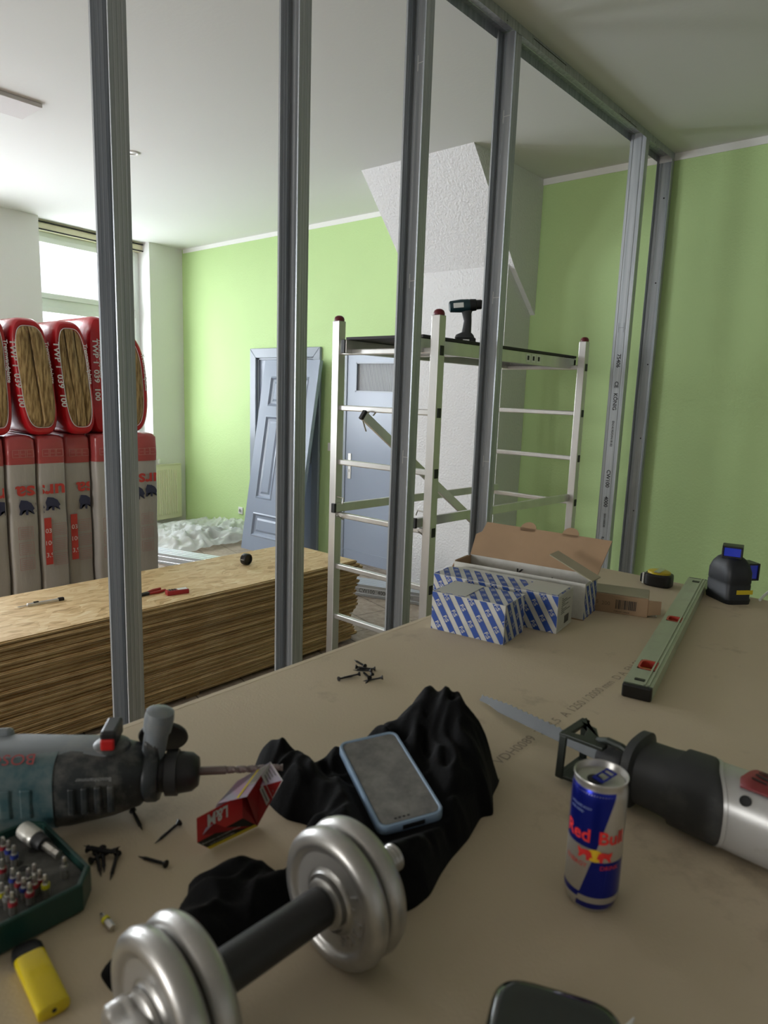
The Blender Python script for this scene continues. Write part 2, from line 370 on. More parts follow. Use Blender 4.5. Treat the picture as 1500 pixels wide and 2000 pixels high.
# stair hood and pillar
HX0, HX1, PX1 = -3.72, -2.73, -2.77
def yz_prism(mb, poly, x0, x1, m): mb.prism(poly, x0, x1, m, Matrix(((0, 0, 1, 0), (1, 0, 0, 0), (0, 1, 0, 0), (0, 0, 0, 1))))
mb = MB(); yz_prism(mb, [(3.925, CZ), (4.52, 2.60), (4.86, 2.30), (4.86, CZ)], HX0, HX1, TEXW)
struct(mb.build('wall_stair_slope'), 'sloping white textured underside of a stair at the ceiling')
mb = MB(); yz_prism(mb, [(4.50, 0), (4.86, 0), (4.86, 2.35), (4.50, 2.63)], -3.70, PX1, TEXW)
struct(mb.build('wall_pillar'), 'white textured pillar below the sloping stair underside')

# door recess with casing behind the leaning leaf, and its closed grey leaf
r = thing('door_1', None, None); r['kind'] = 'structure'
mb = MB(); x0, x1, zt = D1; w = 0.10
for poly in ([(x0, 0), (x0+w, 0), (x0+w, zt-w), (x0, zt)], [(x1, 0), (x1, zt), (x1-w, zt-w), (x1-w, 0)], [(x0, zt), (x0+w, zt-w), (x1-w, zt-w), (x1, zt)]):
    mb.prism(poly, 0, 0.03, GREYD, TR(0, WY, 0) @ RX(PI/2))
mb.build('casing', r, bevel=0.006)
mb = MB(); mb.box((x0+w, WY, 0), (x0+w+0.02, WY+0.21, zt-w), GREYD); mb.box((x1-w-0.02, WY, 0), (x1-w, WY+0.21, zt-w), GREYD); mb.box((x0+w, WY, zt-w-0.02), (x1-w, WY+0.21, zt-w), GREYD)
mb.build('jamb', r)
mb = MB(); mb.box((x0+w+0.02, WY+0.015, 0.005), (x1-w-0.02, WY+0.055, zt-w-0.02), GREYP); lf = mb.build('door_leaf', r, bevel=0.003)
mb = MB(); mb.box((x1-w-0.09, WY+0.005, 0.93), (x1-w-0.05, WY+0.015, 1.15), STEELM); mb.tube([(x1-w-0.07, WY+0.01, 1.07), (x1-w-0.07, WY-0.03, 1.07), (x1-w-0.18, WY-0.03, 1.07)], 0.008, STEELM); mb.build('door_handle', lf)
# second door with ribbed pane
r = thing('door_2', None, None); r['kind'] = 'structure'
x0, x1, zt = D2
mb = MB(); g0, g1, gz0, gz1 = x0+0.145, x1-0.12, 1.675, 1.95; yd = WY-0.02
mb.box((x0+0.03, yd, 0.01), (g0, yd+0.04, zt-0.03), GREYP); mb.box((g1, yd, 0.01), (x1, yd+0.04, zt-0.03), GREYP)
mb.box((g0, yd, 0.01), (g1, yd+0.04, gz0), GREYP); mb.box((g0, yd, gz1), (g1, yd+0.04, zt-0.03), GREYP)
lf = mb.build('door_leaf', r)
mb = MB(); mb.box((x0, WY-0.03, 0), (x0+0.03, WY+0.05, zt), GREYD); mb.box((x0, WY-0.03, zt-0.03), (x1, WY+0.05, zt+0.02), GREYD); mb.build('door_frame', r)
mb = MB(); mb.box((x0+0.03, yd-0.006, 0.115), (x1, yd, 0.125), GREYP); mb.build('kick_bead', lf)
mb = MB(); n = 40
for i in range(n):
    a = g0+(g1-g0)*i/n; b = g0+(g1-g0)*(i+0.72)/n
    mb.box((a, yd+0.018, gz0), (b, yd+0.026, gz1), mat('ribbed_glass', (0.40, 0.41, 0.43), 0.5, spec=0.3))
mb.box((g0, yd+0.026, gz0), (g1, yd+0.03, gz1), mat('ribbed_glass_back', (0.26, 0.26, 0.28), 0.5))
mb.build('ribbed_pane', lf)
mb = MB(); b_ = 0.012
mb.box((g0, yd-0.006, gz0), (g1, yd, gz0+b_), GREYD); mb.box((g0, yd-0.006, gz1-b_), (g1, yd, gz1), GREYD); mb.box((g0, yd-0.006, gz0), (g0+b_, yd, gz1), GREYD); mb.box((g1-b_, yd-0.006, gz0), (g1, yd, gz1), GREYD)
mb.build('glazing_bead', lf)
mb = MB(); hp = PY(683, 910, yd); mb.rbox((hp.x-0.02, yd-0.008, hp.z-0.125), (hp.x+0.02, yd, hp.z+0.125), 0.003, STEELM)
mb.lathe([(0.011, 0), (0.011, 0.012)], STEELM, TR(hp.x, yd-0.008, hp.z+0.05) @ RX(PI/2)); mb.box((hp.x-0.003, yd-0.0095, hp.z-0.06), (hp.x+0.003, yd-0.008, hp.z-0.03), DARKG)
mb.build('handle_plate', lf)

# ------------------------------------------------------------------ leaning panelled door leaf
BL, TLp = PZ(470, 1069, 0.0), PY(517, 700, 4.74)
BR = PZ(601, 1096, 0.0); TRp = PY(623, 700, 4.80)
BL = Vector((-5.80, 4.41, 0)); xa = (TRp-TLp); xa.z = 0; xa = Vector((0.9996, 0.028, 0))
ya_ = (TLp+Vector((0.02, 0, 0))-BL)
up = ya_ - xa.normalized()*0
H_ = up.length; ex = xa.normalized(); ez = (up - ex*up.dot(ex)*1.0).normalized(); ey = ez.cross(ex).normalized()
Ml = Matrix((ex, ey, ez)).transposed().to_4x4(); Ml.translation = BL
r = thing('panelled_door', 'glossy grey panelled door leaf leaning against the green wall in front of a doorway', 'door', mat4=Ml)
W_ = 0.81; H_ = 2.0; sk = up.dot(ex)/max(up.dot(ez), 0.1)
shear = Matrix.Identity(4); shear[0][2] = sk
mb = MB()
panels = [(0.12, 0.37, 1.52, 1.83), (0.45, 0.69, 1.52, 1.83), (0.12, 0.37, 0.55, 1.42), (0.45, 0.69, 0.55, 1.42), (0.12, 0.69, 0.15, 0.40)]
xs_ = [0, 0.12, 0.37, 0.45, 0.69, W_]; zs_ = [0, 0.15, 0.40, 0.55, 1.42, 1.52, 1.83, H_]
for i in range(5):
    for j in range(7):
        cx, cz = (xs_[i]+xs_[i+1])/2, (zs_[j]+zs_[j+1])/2
        if any(p[0] < cx < p[1] and p[2] < cz < p[3] for p in panels): continue
        mb.box((xs_[i], 0, zs_[j]), (xs_[i+1], 0.042, zs_[j+1]), GREYP)
lf = mb.build('door_stiles', r)
for p in panels:
    q = MB(); x0, x1, z0, z1 = p
    rings_ = []
    for ins, y in ((0.0, 0.0), (0.012, -0.006), (0.03, 0.014), (0.055, 0.018), (0.075, 0.008), (0.076, 0.008)):
        rings_.append([(x0+ins, y, z0+ins), (x1-ins, y, z0+ins), (x1-ins, y, z1-ins), (x0+ins, y, z1-ins)])
    q.rings(rings_, GREYP, cap=False); q.add(rings_[-1], [(0, 1, 2, 3)], GREYP); q.box((x0, 0.03, z0), (x1, 0.04, z1), GREYP); q.build('panel', r)

# radiator, socket, switch
r = thing('radiator', 'cream ribbed panel radiator on the white wall below the window', 'radiator', mat4=Mw @ TR(0, 0, 0))
mb = MB(); a, b, z0, z1 = 0.115, 1.35, 0.06, 0.73
mb.rbox((a, 0.05, z0), (b, 0.065, z1), 0.004, RAD)
n = 34
for i in range(n): mb.rbox((a+0.06+(b-a-0.12)*i/n, 0.06, z0+0.06), (a+0.06+(b-a-0.12)*(i+0.55)/n, 0.074, z1-0.06), 0.003, RAD, seg=1)
mb.build('front_panel', r)
mb = MB(); mb.box((a, 0.01, z1-0.012), (b, 0.065, z1+0.003), RAD); mb.box((a, 0.01, z0), (a+0.012, 0.06, z1), RAD); mb.build('casing', r)
mb = MB(); mb.lathe([(0.016, 0), (0.018, 0.03), (0.014, 0.05)], SOCK, TR(0.42, 0.03, z1+0.02)); mb.tube([(0.42, 0.03, z1-0.02), (0.42, 0.03, z1+0.03)], 0.006, STEELM); mb.build('valve', r)
for nm, px, py, lab in (('wall_socket', 471, 997, 'white power socket low on the green wall left of the leaning door'), ('light_switch', 647, 873, 'small white light switch on the green wall between the two doors')):
    p = PY(px, py, WY); r = thing(nm, lab, 'socket' if nm == 'wall_socket' else 'switch', (p.x, WY, p.z))
    mb = MB(); mb.rbox((-0.04, -0.012, -0.04), (0.04, 0, 0.04), 0.004, SOCK); mb.build('plate', r)
    mb = MB()
    if nm == 'wall_socket': mb.lathe([(0.02, 0), (0.02, 0.006), (0.014, 0.006), (0.013, 0.001)], mat('socket_well', (0.3, 0.3, 0.29), 0.5), TR(0, -0.0125, 0) @ RX(PI/2)); mb.build('outlet', r)
    else: mb.rbox((-0.026, -0.018, -0.026), (0.026, -0.011, 0.026), 0.002, SOCK); mb.build('rocker', r)
# ceiling plate and spotlight
q = [PZ(*p, CZ) for p in ((0, 177), (82, 203), (33, 222))]
r = thing('ceiling_panel', 'flat square pinkish white plate on the ceiling at the left edge', 'ceiling panel', (q[2].x-0.0, q[1].y-0.5, CZ-0.025))
mb = MB(); mb.rbox((-0.0, -0.1, 0), (0.29, 0.5, 0.024), 0.004, mat('panel_white', (0.60, 0.57, 0.56), 0.7, bump=0.002, bscale=200)); mb.build('cover', r)
mb = MB(); mb.box((0.01, -0.09, 0.018), (0.28, 0.49, 0.025), PVC); mb.build('frame', r)
p = PZ(259, 298, CZ); r = thing('ceiling_spotlight', 'small round recessed spotlight in the ceiling beside the leftmost steel stud', 'spotlight', (p.x, p.y, CZ))
mb = MB(); mb.lathe([(0.05, 0.0), (0.05, -0.004), (0.045, -0.008), (0.034, -0.008), (0.030, -0.001)], SOCK, n=32, cap=False); mb.build('ring', r, smooth=True)
mb = MB(); mb.lathe([(0.030, -0.001), (0.02, -0.003), (0.001, -0.004)], mat('lamp_lens', (0.65, 0.65, 0.62), 0.2)); mb.build('lamp', r, smooth=True)

# ================================================================== steel studs of the partition
SXO = -1.777; SXI = -1.877
def c_profile(zlo, zhi, depth, width=0.1, lip=0.007, ribs=True):
    """web at y=0 spanning x 0..-width, flanges to y=-depth, small ribs and lips; returns sheet rings along z"""
    pts = []
    def fl(x, sgn):    # from lip end to the web along one flange
        o = [(x - sgn*lip*1.0 if True else x, -depth+0.001), (x, -depth)] if lip else [(x, -depth)]
        if ribs:
            for k in range(1, 4):
                y = -depth + depth*k/4; o += [(x, y-0.0028), (x-sgn*0.0009, y-0.0012), (x-sgn*0.0009, y+0.0012), (x, y+0.0028)]
        return o
    right = fl(0.0, 1); left = fl(-width, -1)
    pts = right + [(0, 0)]
    if ribs: pts += [(-0.018, 0), (-0.021, -0.0022), (-0.024, -0.0022), (-0.027, 0), (-0.073, 0), (-0.076, -0.0022), (-0.079, -0.0022), (-0.082, 0)]
    pts += [(-width, 0)] + left[::-1]
    n = len(pts); vs = [(x, y, zlo) for x, y in pts]+[(x, y, zhi) for x, y in pts]
    return vs, [(i, i+1, n+i+1, n+i) for i in range(n-1)]
STUD_L = ['galvanised steel stud at the far left in front of the insulation packs', 'galvanised steel stud in front of the leaning panelled door',
          'galvanised steel stud crossing the near end of the scaffold', 'galvanised steel stud just right of the black cordless drill',
          'galvanised steel stud with black printing down its face', 'galvanised steel profile screwed flat to the green wall']
HM = [[(0.9, 0.03)], [(488, 0), (945, 0)], [(126, 0), (548, 0), (895, 0)], [(228, 0), (580, 0), (905, 0)], [], []]
ys = [0.997, 1.629, 2.254, 2.883, 4.365, 4.858]
for i, y in enumerate(ys):
    r = thing('metal_stud', STUD_L[i], 'metal stud', (SXO-0.001, y, 0), group='partition studs')
    width = 0.098; dep = 0.049 if i != 5 else 0.04
    vs, fs = c_profile(0.004, CZ-0.004, dep, width, lip=0.007 if i != 5 else 0)
    if i == 4: vs = [(x, -yy, z) for x, yy, z in vs]
    mb = MB(); mb.add(vs, fs, GALV); mb.build('profile', r, solid=0.0008)
    if i in (1, 2, 3):
        mb = MB()
        for k, (py, _) in enumerate(HM[i]):
            zz = PY(810, py, y-0.001).z if i == 2 else PY([0, 580, 0, 985][i], py, y).z
            xx = -0.052 if i != 1 else -0.034
            mb.box((xx-0.020, -0.0015, zz-0.028), (xx-0.0172, -0.0008, zz+0.028), SLOT); mb.box((xx+0.0172, -0.0015, zz-0.028), (xx+0.020, -0.0008, zz+0.028), SLOT)
            mb.box((xx-0.018, -0.0015, zz-0.0014), (xx+0.018, -0.0008, zz+0.0014), SLOT)
        mb.build('slot_light_mark', r)  # pale strips painted as light showing through the punched slots
    if i == 4:
        mb = MB(); Mt = TR(-0.052, -0.0012, 0) @ RX(PI/2) @ RZ(-PI/2)
        for t, pyy, sz in (('75406', 692, 0.034), ('CE', 745, 0.034), ('KÖNIG', 768, 0.034), ('EN14195/DIN18182', 822, 0.020), ('CW100', 918, 0.036), ('4000', 970, 0.036), ('S0X100530', 1004, 0.020), ('0,6', 1050, 0.024), ('M17', 1072, 0.024)):
            z = PY(1190, pyy, y).z; mb.text(t, sz, INK, TR(-0.048-sz*0.35, -0.0012, z) @ RX(PI/2) @ RZ(-PI/2), bold=True)
        z = PY(1210, 640, y).z
        mb.box((-0.07, -0.0012, z-0.03), (-0.067, -0.0008, z+0.03), mat('mark_grey', (0.25, 0.26, 0.27), 0.5)); mb.box((-0.035, -0.0012, z-0.03), (-0.032, -0.0008, z+0.03), MATS['mark_grey']); mb.box((-0.07, -0.0012, z-0.0014), (-0.032, -0.0008, z+0.0014), MATS['mark_grey'])
        mb.build('printed_lettering', r)
    if i == 5:
        mb = MB()
        for py in (390, 553, 712, 858, 1003): z = PY(1280, py, WY).z; mb.lathe([(0.005, 0), (0.004, 0.003), (0.001, 0.004)], DARKG, TR(-0.045, -0.001, z) @ RX(PI/2), n=12)
        mb.build('screw_heads', r)
# ceiling and floor tracks
for nm, lab, sg in (('ceiling_track', 'galvanised steel track along the ceiling holding the stud tops', -1), ('floor_track', 'galvanised steel track along the floor holding the stud bottoms', 1)):
    zb = CZ-0.001 if sg < 0 else 0.001
    r = thing(nm, lab, 'metal track', (SXO, 0.2, zb))
    mb = MB(); L_ = WY-0.2
    pts = [(0.001, sg*0.04), (0.001, 0), (-0.02, 0), (-0.022, sg*0.002), (-0.026, sg*0.002), (-0.028, 0), (-0.072, 0), (-0.074, sg*0.002), (-0.078, sg*0.002), (-0.08, 0), (-0.101, 0), (-0.101, sg*0.04)]
    n = len(pts); mb.add([(x, 0, z) for x, z in pts]+[(x, L_, z) for x, z in pts], [(i, i+1, n+i+1, n+i) for i in range(n-1)], GALV); mb.build('profile', r, solid=0.0008)
    if sg < 0:
        mb = MB()
        for yy, l, z in ((2.78, 0.32, -0.012), (3.75, 0.25, -0.03)): mb.box((0.0015, yy, z-0.002), (0.0022, yy+l, z+0.001), DARKG)
        for yy in (1.9, 2.55, 3.3, 3.9, 4.3): mb.box((0.0015, yy, -0.03), (0.0022, yy+0.005, -0.025), DARKG)
        mb.build('slots', r)

# ================================================================== mobile scaffold
NY, FY = 2.56, 4.05; XL, XRt = -2.545, -1.915; R0 = 0.204+1.66
r = thing('rolling_scaffold', 'aluminium scaffold tower with a black deck behind the steel studs', 'scaffold', (XL, NY, 0))
PW, PD = 0.030, 0.062       # post width in x and depth in y
for yy in (0, FY-NY):
    for xx in (0, XRt-XL):
        mb = MB(); top = R0+0.155
        mb.rbox((xx-PW/2-0.01, yy-PD/2+0.0, 0.02), (xx+PW/2+0.006, yy+PD/2-0.012, top), 0.003, ALU)
        po = mb.build('post', r)
        mb = MB(); mb.lathe([(1.0, 0), (1.0, 0.35), (0.85, 0.7), (0.5, 0.93), (0.05, 1.0)], REDCAP, TR(xx-0.002, yy-0.006, top) @ Matrix.Diagonal((0.025, 0.027, 0.028, 1)), n=24); mb.build('end_cap', po, smooth=True)
        for k in range(7):
            z = R0-0.28*k; mb = MB()
            if xx > 0: mb.rbox((xx+PW/2+0.004, yy-0.018, z-0.022), (xx+PW/2+0.009, yy+0.010, z+0.022), 0.002, BLACKP); mb.build('rung_plug', po)
        mb = MB(); mb.box((xx-0.024, yy-0.03, 0), (xx+0.022, yy+0.03, 0.03), BLACKP); mb.build('foot', po)
    for k in range(7):
        mb = MB(); z = R0-0.28*k; mb.rbox((0.0, yy-0.016, z-0.014), (XRt-XL, yy+0.012, z+0.014), 0.005, ALU); mb.build('rung', r)
# deck
mb = MB(); dx0, dx1 = 0.075, 0.555; dy0, dy1 = -0.06, FY-NY+0.05; zb = R0-0.008
for xx in (dx0, dx1-0.028): mb.rbox((xx, dy0, zb), (xx+0.028, dy1, zb+0.065), 0.003, ALU)
for yy in (dy0+0.5, dy1-0.03): mb.rbox((dx0, yy, zb+0.012), (dx1, yy+0.028, zb+0.06), 0.003, ALU)
dk = mb.build('deck_frame', r)
mb = MB(); mb.box((dx0-0.004, dy0+0.03, zb+0.066), (dx1+0.006, dy1-0.01, zb+0.08), BLACKDECK); mb.build('deck_board', r, bevel=0.002)
for xx in (dx0-0.0, dx1-0.028): mb = MB(); mb.rbox((xx+0.002, dy0-0.010, zb+0.0), (xx+0.026, dy0, zb+0.065), 0.002, BLACKP); mb.build('deck_end_cap', r)
mb = MB()
for k, yy in enumerate((0.92, 0.98, 1.04)): mb.box((dx1+0.0005, yy, zb+0.012), (dx1+0.001, yy+0.045, zb+0.055), SLOT); mb.box((dx1+0.001, yy+0.012, zb+0.022), (dx1+0.0014, yy+0.032, zb+0.046), INK)
mb.build('warning_label', dk)
# braces
def brace(a, b, w=0.045, t=0.02, nm='brace'):
    a, b = Vector(a), Vector(b); M_ = frame(a, b-a); L = (b-a).length
    mb = MB(); mb.rbox((0, -t/2, -w/2), (L, t/2, w/2), 0.002, ALU, M_); o = mb.build(nm, r)
    mb = MB(); mb.rbox((-0.012, -t/2-0.002, -w/2-0.002), (0.004, t/2+0.002, w/2+0.002), 0.002, BLACKP, M_); mb.build('brace_cap', o)
    mb = MB(); mb.tube([(0.03, -t/2-0.02, w/2), (0.035, -t/2-0.02, w/2+0.03), (0.03, 0.012, w/2+0.034), (0.03, 0.02, w/2+0.01)], 0.004, STEELM, M_); mb.tube([(0.0, -t/2-0.012, -w/2-0.012), (0.045, -t/2-0.012, -w/2-0.04)], 0.004, STEELM, M_); mb.build('clamp_hook', o)
L_ = FY-NY; Wd = XRt-XL
brace((0.03, -0.045, R0-0.84+0.04), (0.05, L_+0.03, R0-0.84+0.03))
brace((Wd-0.06, -0.045, R0-0.84+0.04), (Wd-0.02, L_+0.03, R0-0.84+0.03))
brace((0.22, -0.045, R0-0.28-0.03), (0.42, L_-0.04, R0-0.28*5+0.02))

# ================================================================== cordless drill on the deck
dz = R0-0.008+0.081
dp = PZ(903, 676, dz)
Md = frame((dp.x, dp.y, dz), (0.80, 0.60, 0))
r = thing('cordless_drill', 'black and teal cordless drill standing on the scaffold deck', 'drill', mat4=Md)
TEAL = mat('teal_plastic', (0.015, 0.045, 0.055), 0.4); DKG = mat('dark_grey_rubber', (0.035, 0.037, 0.04), 0.55)
mb = MB(); mb.rbox((-0.045, -0.037, 0), (0.07, 0.037, 0.045), 0.008, BLACKP); bt = mb.build('battery', r)
mb = MB(); mb.rbox((0.0, -0.0385, 0.012), (0.035, -0.0375, 0.034), 0.0003, SLOT); mb.build('battery_label', bt)
mb = MB(); mb.loft([(0, 0, 0, 0.034, 0.055, 3), (0.016, 0, 0, 0.03, 0.048, 3), (0.03, 0.0, -0.008, 0.018, 0.026, 2.5), (0.09, 0, -0.012, 0.0165, 0.021, 2.2), (0.13, 0, -0.005, 0.017, 0.026, 2.2), (0.165, 0, 0, 0.022, 0.04, 2.5)], DKG, TR(0.01, 0, 0.044) @ RY(-PI/2) @ Matrix.Identity(4)); mb.build('grip', r, smooth=True)
Mb = TR(0, 0, 0.215) @ RY(-0.10)
mb = MB(); mb.loft([(-0.085, 0, 0, 0.014, 0.018, 2.2), (-0.078, 0, 0, 0.028, 0.03, 2.3), (-0.02, 0, 0.0, 0.033, 0.035, 2.3), (0.02, 0, 0, 0.033, 0.033, 2.2), (0.035, 0, 0, 0.03, 0.03, 2)], TEAL, Mb); mh = mb.build('motor_housing', r, smooth=True)
mb = MB(); mb.rbox((-0.06, -0.0345, -0.012), (-0.005, -0.031, 0.014), 0.001, SLOT, Mb); mb.rbox((-0.084, -0.02, -0.012), (-0.07, 0.02, 0.024), 0.004, BLACKP, Mb); mb.build('side_label', mh)
mb = MB(); mb.loft([(0.03, 0, 0, 0.033, 0.033, 2), (0.062, 0, 0, 0.031, 0.031, 2), (0.066, 0, 0, 0.026, 0.026, 2), (0.09, 0, 0, 0.025, 0.025, 2), (0.10, 0, 0, 0.02, 0.02, 2)], BLACKP, Mb); mb.build('torque_collar', r, smooth=True)
mb = MB(); mb.loft([(0.098, 0, 0, 0.021, 0.021, 2), (0.112, 0, 0, 0.017, 0.017, 2), (0.118, 0, 0, 0.01, 0.01, 2)], mat('chuck_metal', (0.35, 0.3, 0.24), 0.35, 0.8), Mb); ch = mb.build('chuck', r, smooth=True)
mb = MB(); mb.tube([(0.115, 0, 0), (0.15, 0, 0)], 0.0045, STEELM, Mb, n=6); mb.tube([(0.15, 0, 0), (0.162, 0, 0)], 0.006, STEELM, Mb); mb.build('bit', ch)
mb = MB(); mb.rbox((0.026, -0.009, 0.135), (0.04, 0.009, 0.165), 0.004, BLACKP); mb.build('trigger', r)

# ================================================================== stack of strand boards
OX, OH, NB = -3.045, 0.562, 24
bt_ = OH/NB
ORD = ['first', 'second', 'third', 'fourth', 'fifth', 'sixth', 'seventh', 'eighth', 'ninth', 'tenth', 'eleventh', 'twelfth', 'thirteenth', 'fourteenth', 'fifteenth', 'sixteenth', 'seventeenth', 'eighteenth', 'nineteenth', 'twentieth', 'twenty-first', 'twenty-second', 'twenty-third', 'twenty-fourth']
rnd = random.Random(3)
bm0 = None
for i in range(NB):
    dy = rnd.uniform(-0.03, 0.03); dx = rnd.uniform(-0.011, 0.006); yaw = rnd.uniform(-0.002, 0.002)
    if i < 8: dy += 0.04*math.sin(i*0.9)-0.02
    if i in (20, 21): dy += 0.06
    if i == NB-1: dy, dx, yaw = 0.0, -0.004, 0
    r = tag(MB().build('strand_board') if False else bpy.data.objects.new('strand_board', bm0 or bpy.data.meshes.new('strand_board')),
            'top strand board of the big stack, with tools lying on it' if i == NB-1 else ('bottom strand board of the big stack, lying near the floor' if i == 0 else '%s strand board from the top of the big stack behind the studs' % ORD[NB-1-i]), 'board', 'strand boards in the stack')
    C.objects.link(r)
    if bm0 is None:
        bm0 = r.data; bm0.materials.append(OSB)
        b = bmesh.new(); bmesh.ops.create_cube(b, size=1)
        for v in b.verts: v.co = Vector((v.co.x*0.665-0.3325, v.co.y*2.5-1.25, v.co.z*(bt_-0.0022)+(bt_-0.0022)/2))
        bmesh.ops.bevel(b, geom=b.edges[:], offset=0.0012, segments=1, affect='EDGES')
        # tongue along the short end and the long side
        for bx in (((-0.66, 0, 0.007), (-0.005, 0.014, 0.015)), ((0, -2.49, 0.007), (0.009, -0.005, 0.015))):
            (x0, y0, z0), (x1, y1, z1) = bx
            vv = [b.verts.new(c) for c in ((x0, y0-0.001, z0), (x1, y0-0.001, z0), (x1, y1, z0), (x0, y1, z0), (x0, y0-0.001, z1), (x1, y0-0.001, z1), (x1, y1, z1), (x0, y1, z1))]
            for f in ((3, 2, 1, 0), (4, 5, 6, 7), (0, 1, 5, 4), (1, 2, 6, 5), (2, 3, 7, 6), (3, 0, 4, 7)): b.faces.new([vv[k] for k in f])
        b.to_mesh(bm0); b.free()
    r.location = (OX+dx, 3.265+dy, 0.02+i*(OH-0.02)/NB); r.rotation_euler = (0, 0, yaw)
for yy, wh in ((1.0, 'left end'), (2.0, 'middle'), (3.0, 'right end')):
    mb = MB(); mb.box((-0.66, -0.04, 0), (0, 0.04, 0.0195), mat('batten_wood', (0.25, 0.16, 0.08), 0.7)); tag(mb.build('wooden_batten'), 'flat wooden batten on the floor under the %s of the board stack' % wh, 'batten', 'battens under the boards').location = (OX-0.01, yy, 0)
OT = 0.02+NB*(OH-0.02)/NB - 0.0022
# tools on the stack
def on(px, py): return PZ(px, py, OT)
a, b = on(40, 1187), on(125, 1172)
r = thing('utility_knife', 'black and silver snap-off knife with open blade on the strand board', 'knife', mat4=frame(a, b-a))
L_ = (b-a).length
mb = MB(); mb.rbox((0.03, -0.009, 0), (L_-0.02, 0.009, 0.014), 0.003, ALU); mb.build('handle', r)
mb = MB(); mb.box((-0.012, -0.006, 0.006), (0.04, 0.006, 0.0066), STEELM); mb.build('blade', r)
mb = MB(); mb.rbox((L_-0.03, -0.010, 0), (L_, 0.010, 0.017), 0.004, BLACKP); mb.rbox((0.06, -0.006, 0.012), (0.085, 0.006, 0.019), 0.002, BLACKP); mb.build('slider', r)
a, b = on(318, 1154), on(262, 1169)
REDG = mat('red_grip', (0.42, 0.03, 0.03), 0.4)
r = thing('pliers', 'red-handled pliers half hidden behind the leftmost steel stud', 'pliers', mat4=frame(a, b-a))
for s in (-1, 1):
    mb = MB(); mb.tube([(0, s*0.02, 0.009), (0.05, s*0.022, 0.009), (0.10, s*0.012, 0.009)], [0.007, 0.008, 0.006], REDG); mb.build('handle', r, smooth=True)
mb = MB(); mb.loft([(0.095, 0, 0.009, 0.018, 0.008, 3), (0.13, 0, 0.009, 0.015, 0.008, 3), (0.165, 0, 0.009, 0.006, 0.006, 3)], BLACKP); mb.build('jaws', r, smooth=True)
a, b = on(327, 1165), on(378, 1158)
r = thing('laser_distance_meter', 'small red and grey laser distance meter near the edge of the strand board', 'laser meter', mat4=frame(a, b-a))
mb = MB(); mb.rbox((0, 0, 0), (0.12, 0.045, 0.026), 0.006, mat('red_tool_plastic', (0.35, 0.02, 0.025), 0.4)); mb.build('body', r)
mb = MB(); mb.rbox((0.06, 0.006, 0.0262), (0.112, 0.039, 0.0275), 0.0005, SLOT); mb.build('display', r)
mb = MB()
for i in range(3):
    for j in range(2): mb.rbox((0.015+i*0.014, 0.01+j*0.014, 0.026), (0.025+i*0.014, 0.02+j*0.014, 0.0285), 0.001, DKG)
mb.build('buttons', r)
p = on(481, 1103)
r = thing('black_cap', 'round black plastic cap standing on its rim on the strand board', 'cap', mat4=TR(p.x, p.y, OT+0.0365) @ RZ(0.15) @ RY(PI/2))
mb = MB(); mb.lathe([(0.001, -0.02), (0.034, -0.02), (0.0365, -0.017), (0.0365, 0.017), (0.034, 0.02), (0.028, 0.02), (0.026, 0.012), (0.001, 0.012)], BLACKP, n=40); mb.build('body', r, smooth=True)
mb = MB(); mb.text('BOSCH', 0.008, SLOT, TR(0, -0.0368, 0) @ RX(PI/2) @ RZ(PI/2), center=True); mb.build('lettering', r)

# ================================================================== insulation packs
RED = mat('red_film', (0.52, 0.012, 0.02), 0.3, coat=0.3, bump=0.006, bscale=16, col2=(0.40, 0.008, 0.015), vscale=(5, 5, 9))
REDW = mat('faded_red_film', (0.42, 0.07, 0.07), 0.35, coat=0.3, bump=0.006, bscale=11, bcoord=(10, 10, 26))
WRAP = mat('greyish_wrap', (0.43, 0.41, 0.38), 0.35, coat=0.25, col2=(0.33, 0.31, 0.285), vscale=(8, 5, 1.2), bump=0.012, bcoord=(11, 11, 3.5))
WOOL = mat('mineral_wool', rgb(184, 156, 106), 0.95, col2=rgb(120, 94, 54), vscale=(50, 75, 11), detail=9, bump=0.02, bcoord=(60, 90, 13), lo=0.38, hi=0.62, sheen=0.2)
WTXT = mat('white_ink', (0.72, 0.72, 0.72), 0.5); NAVY = mat('navy_ink', (0.03, 0.035, 0.08), 0.5); RTXT = mat('red_ink', (0.52, 0.05, 0.04), 0.5)
IX = -4.5
def yz(px, py): p = PX(px, py, IX); return p.y, p.z
lower_top = yz(150, 848)[1]
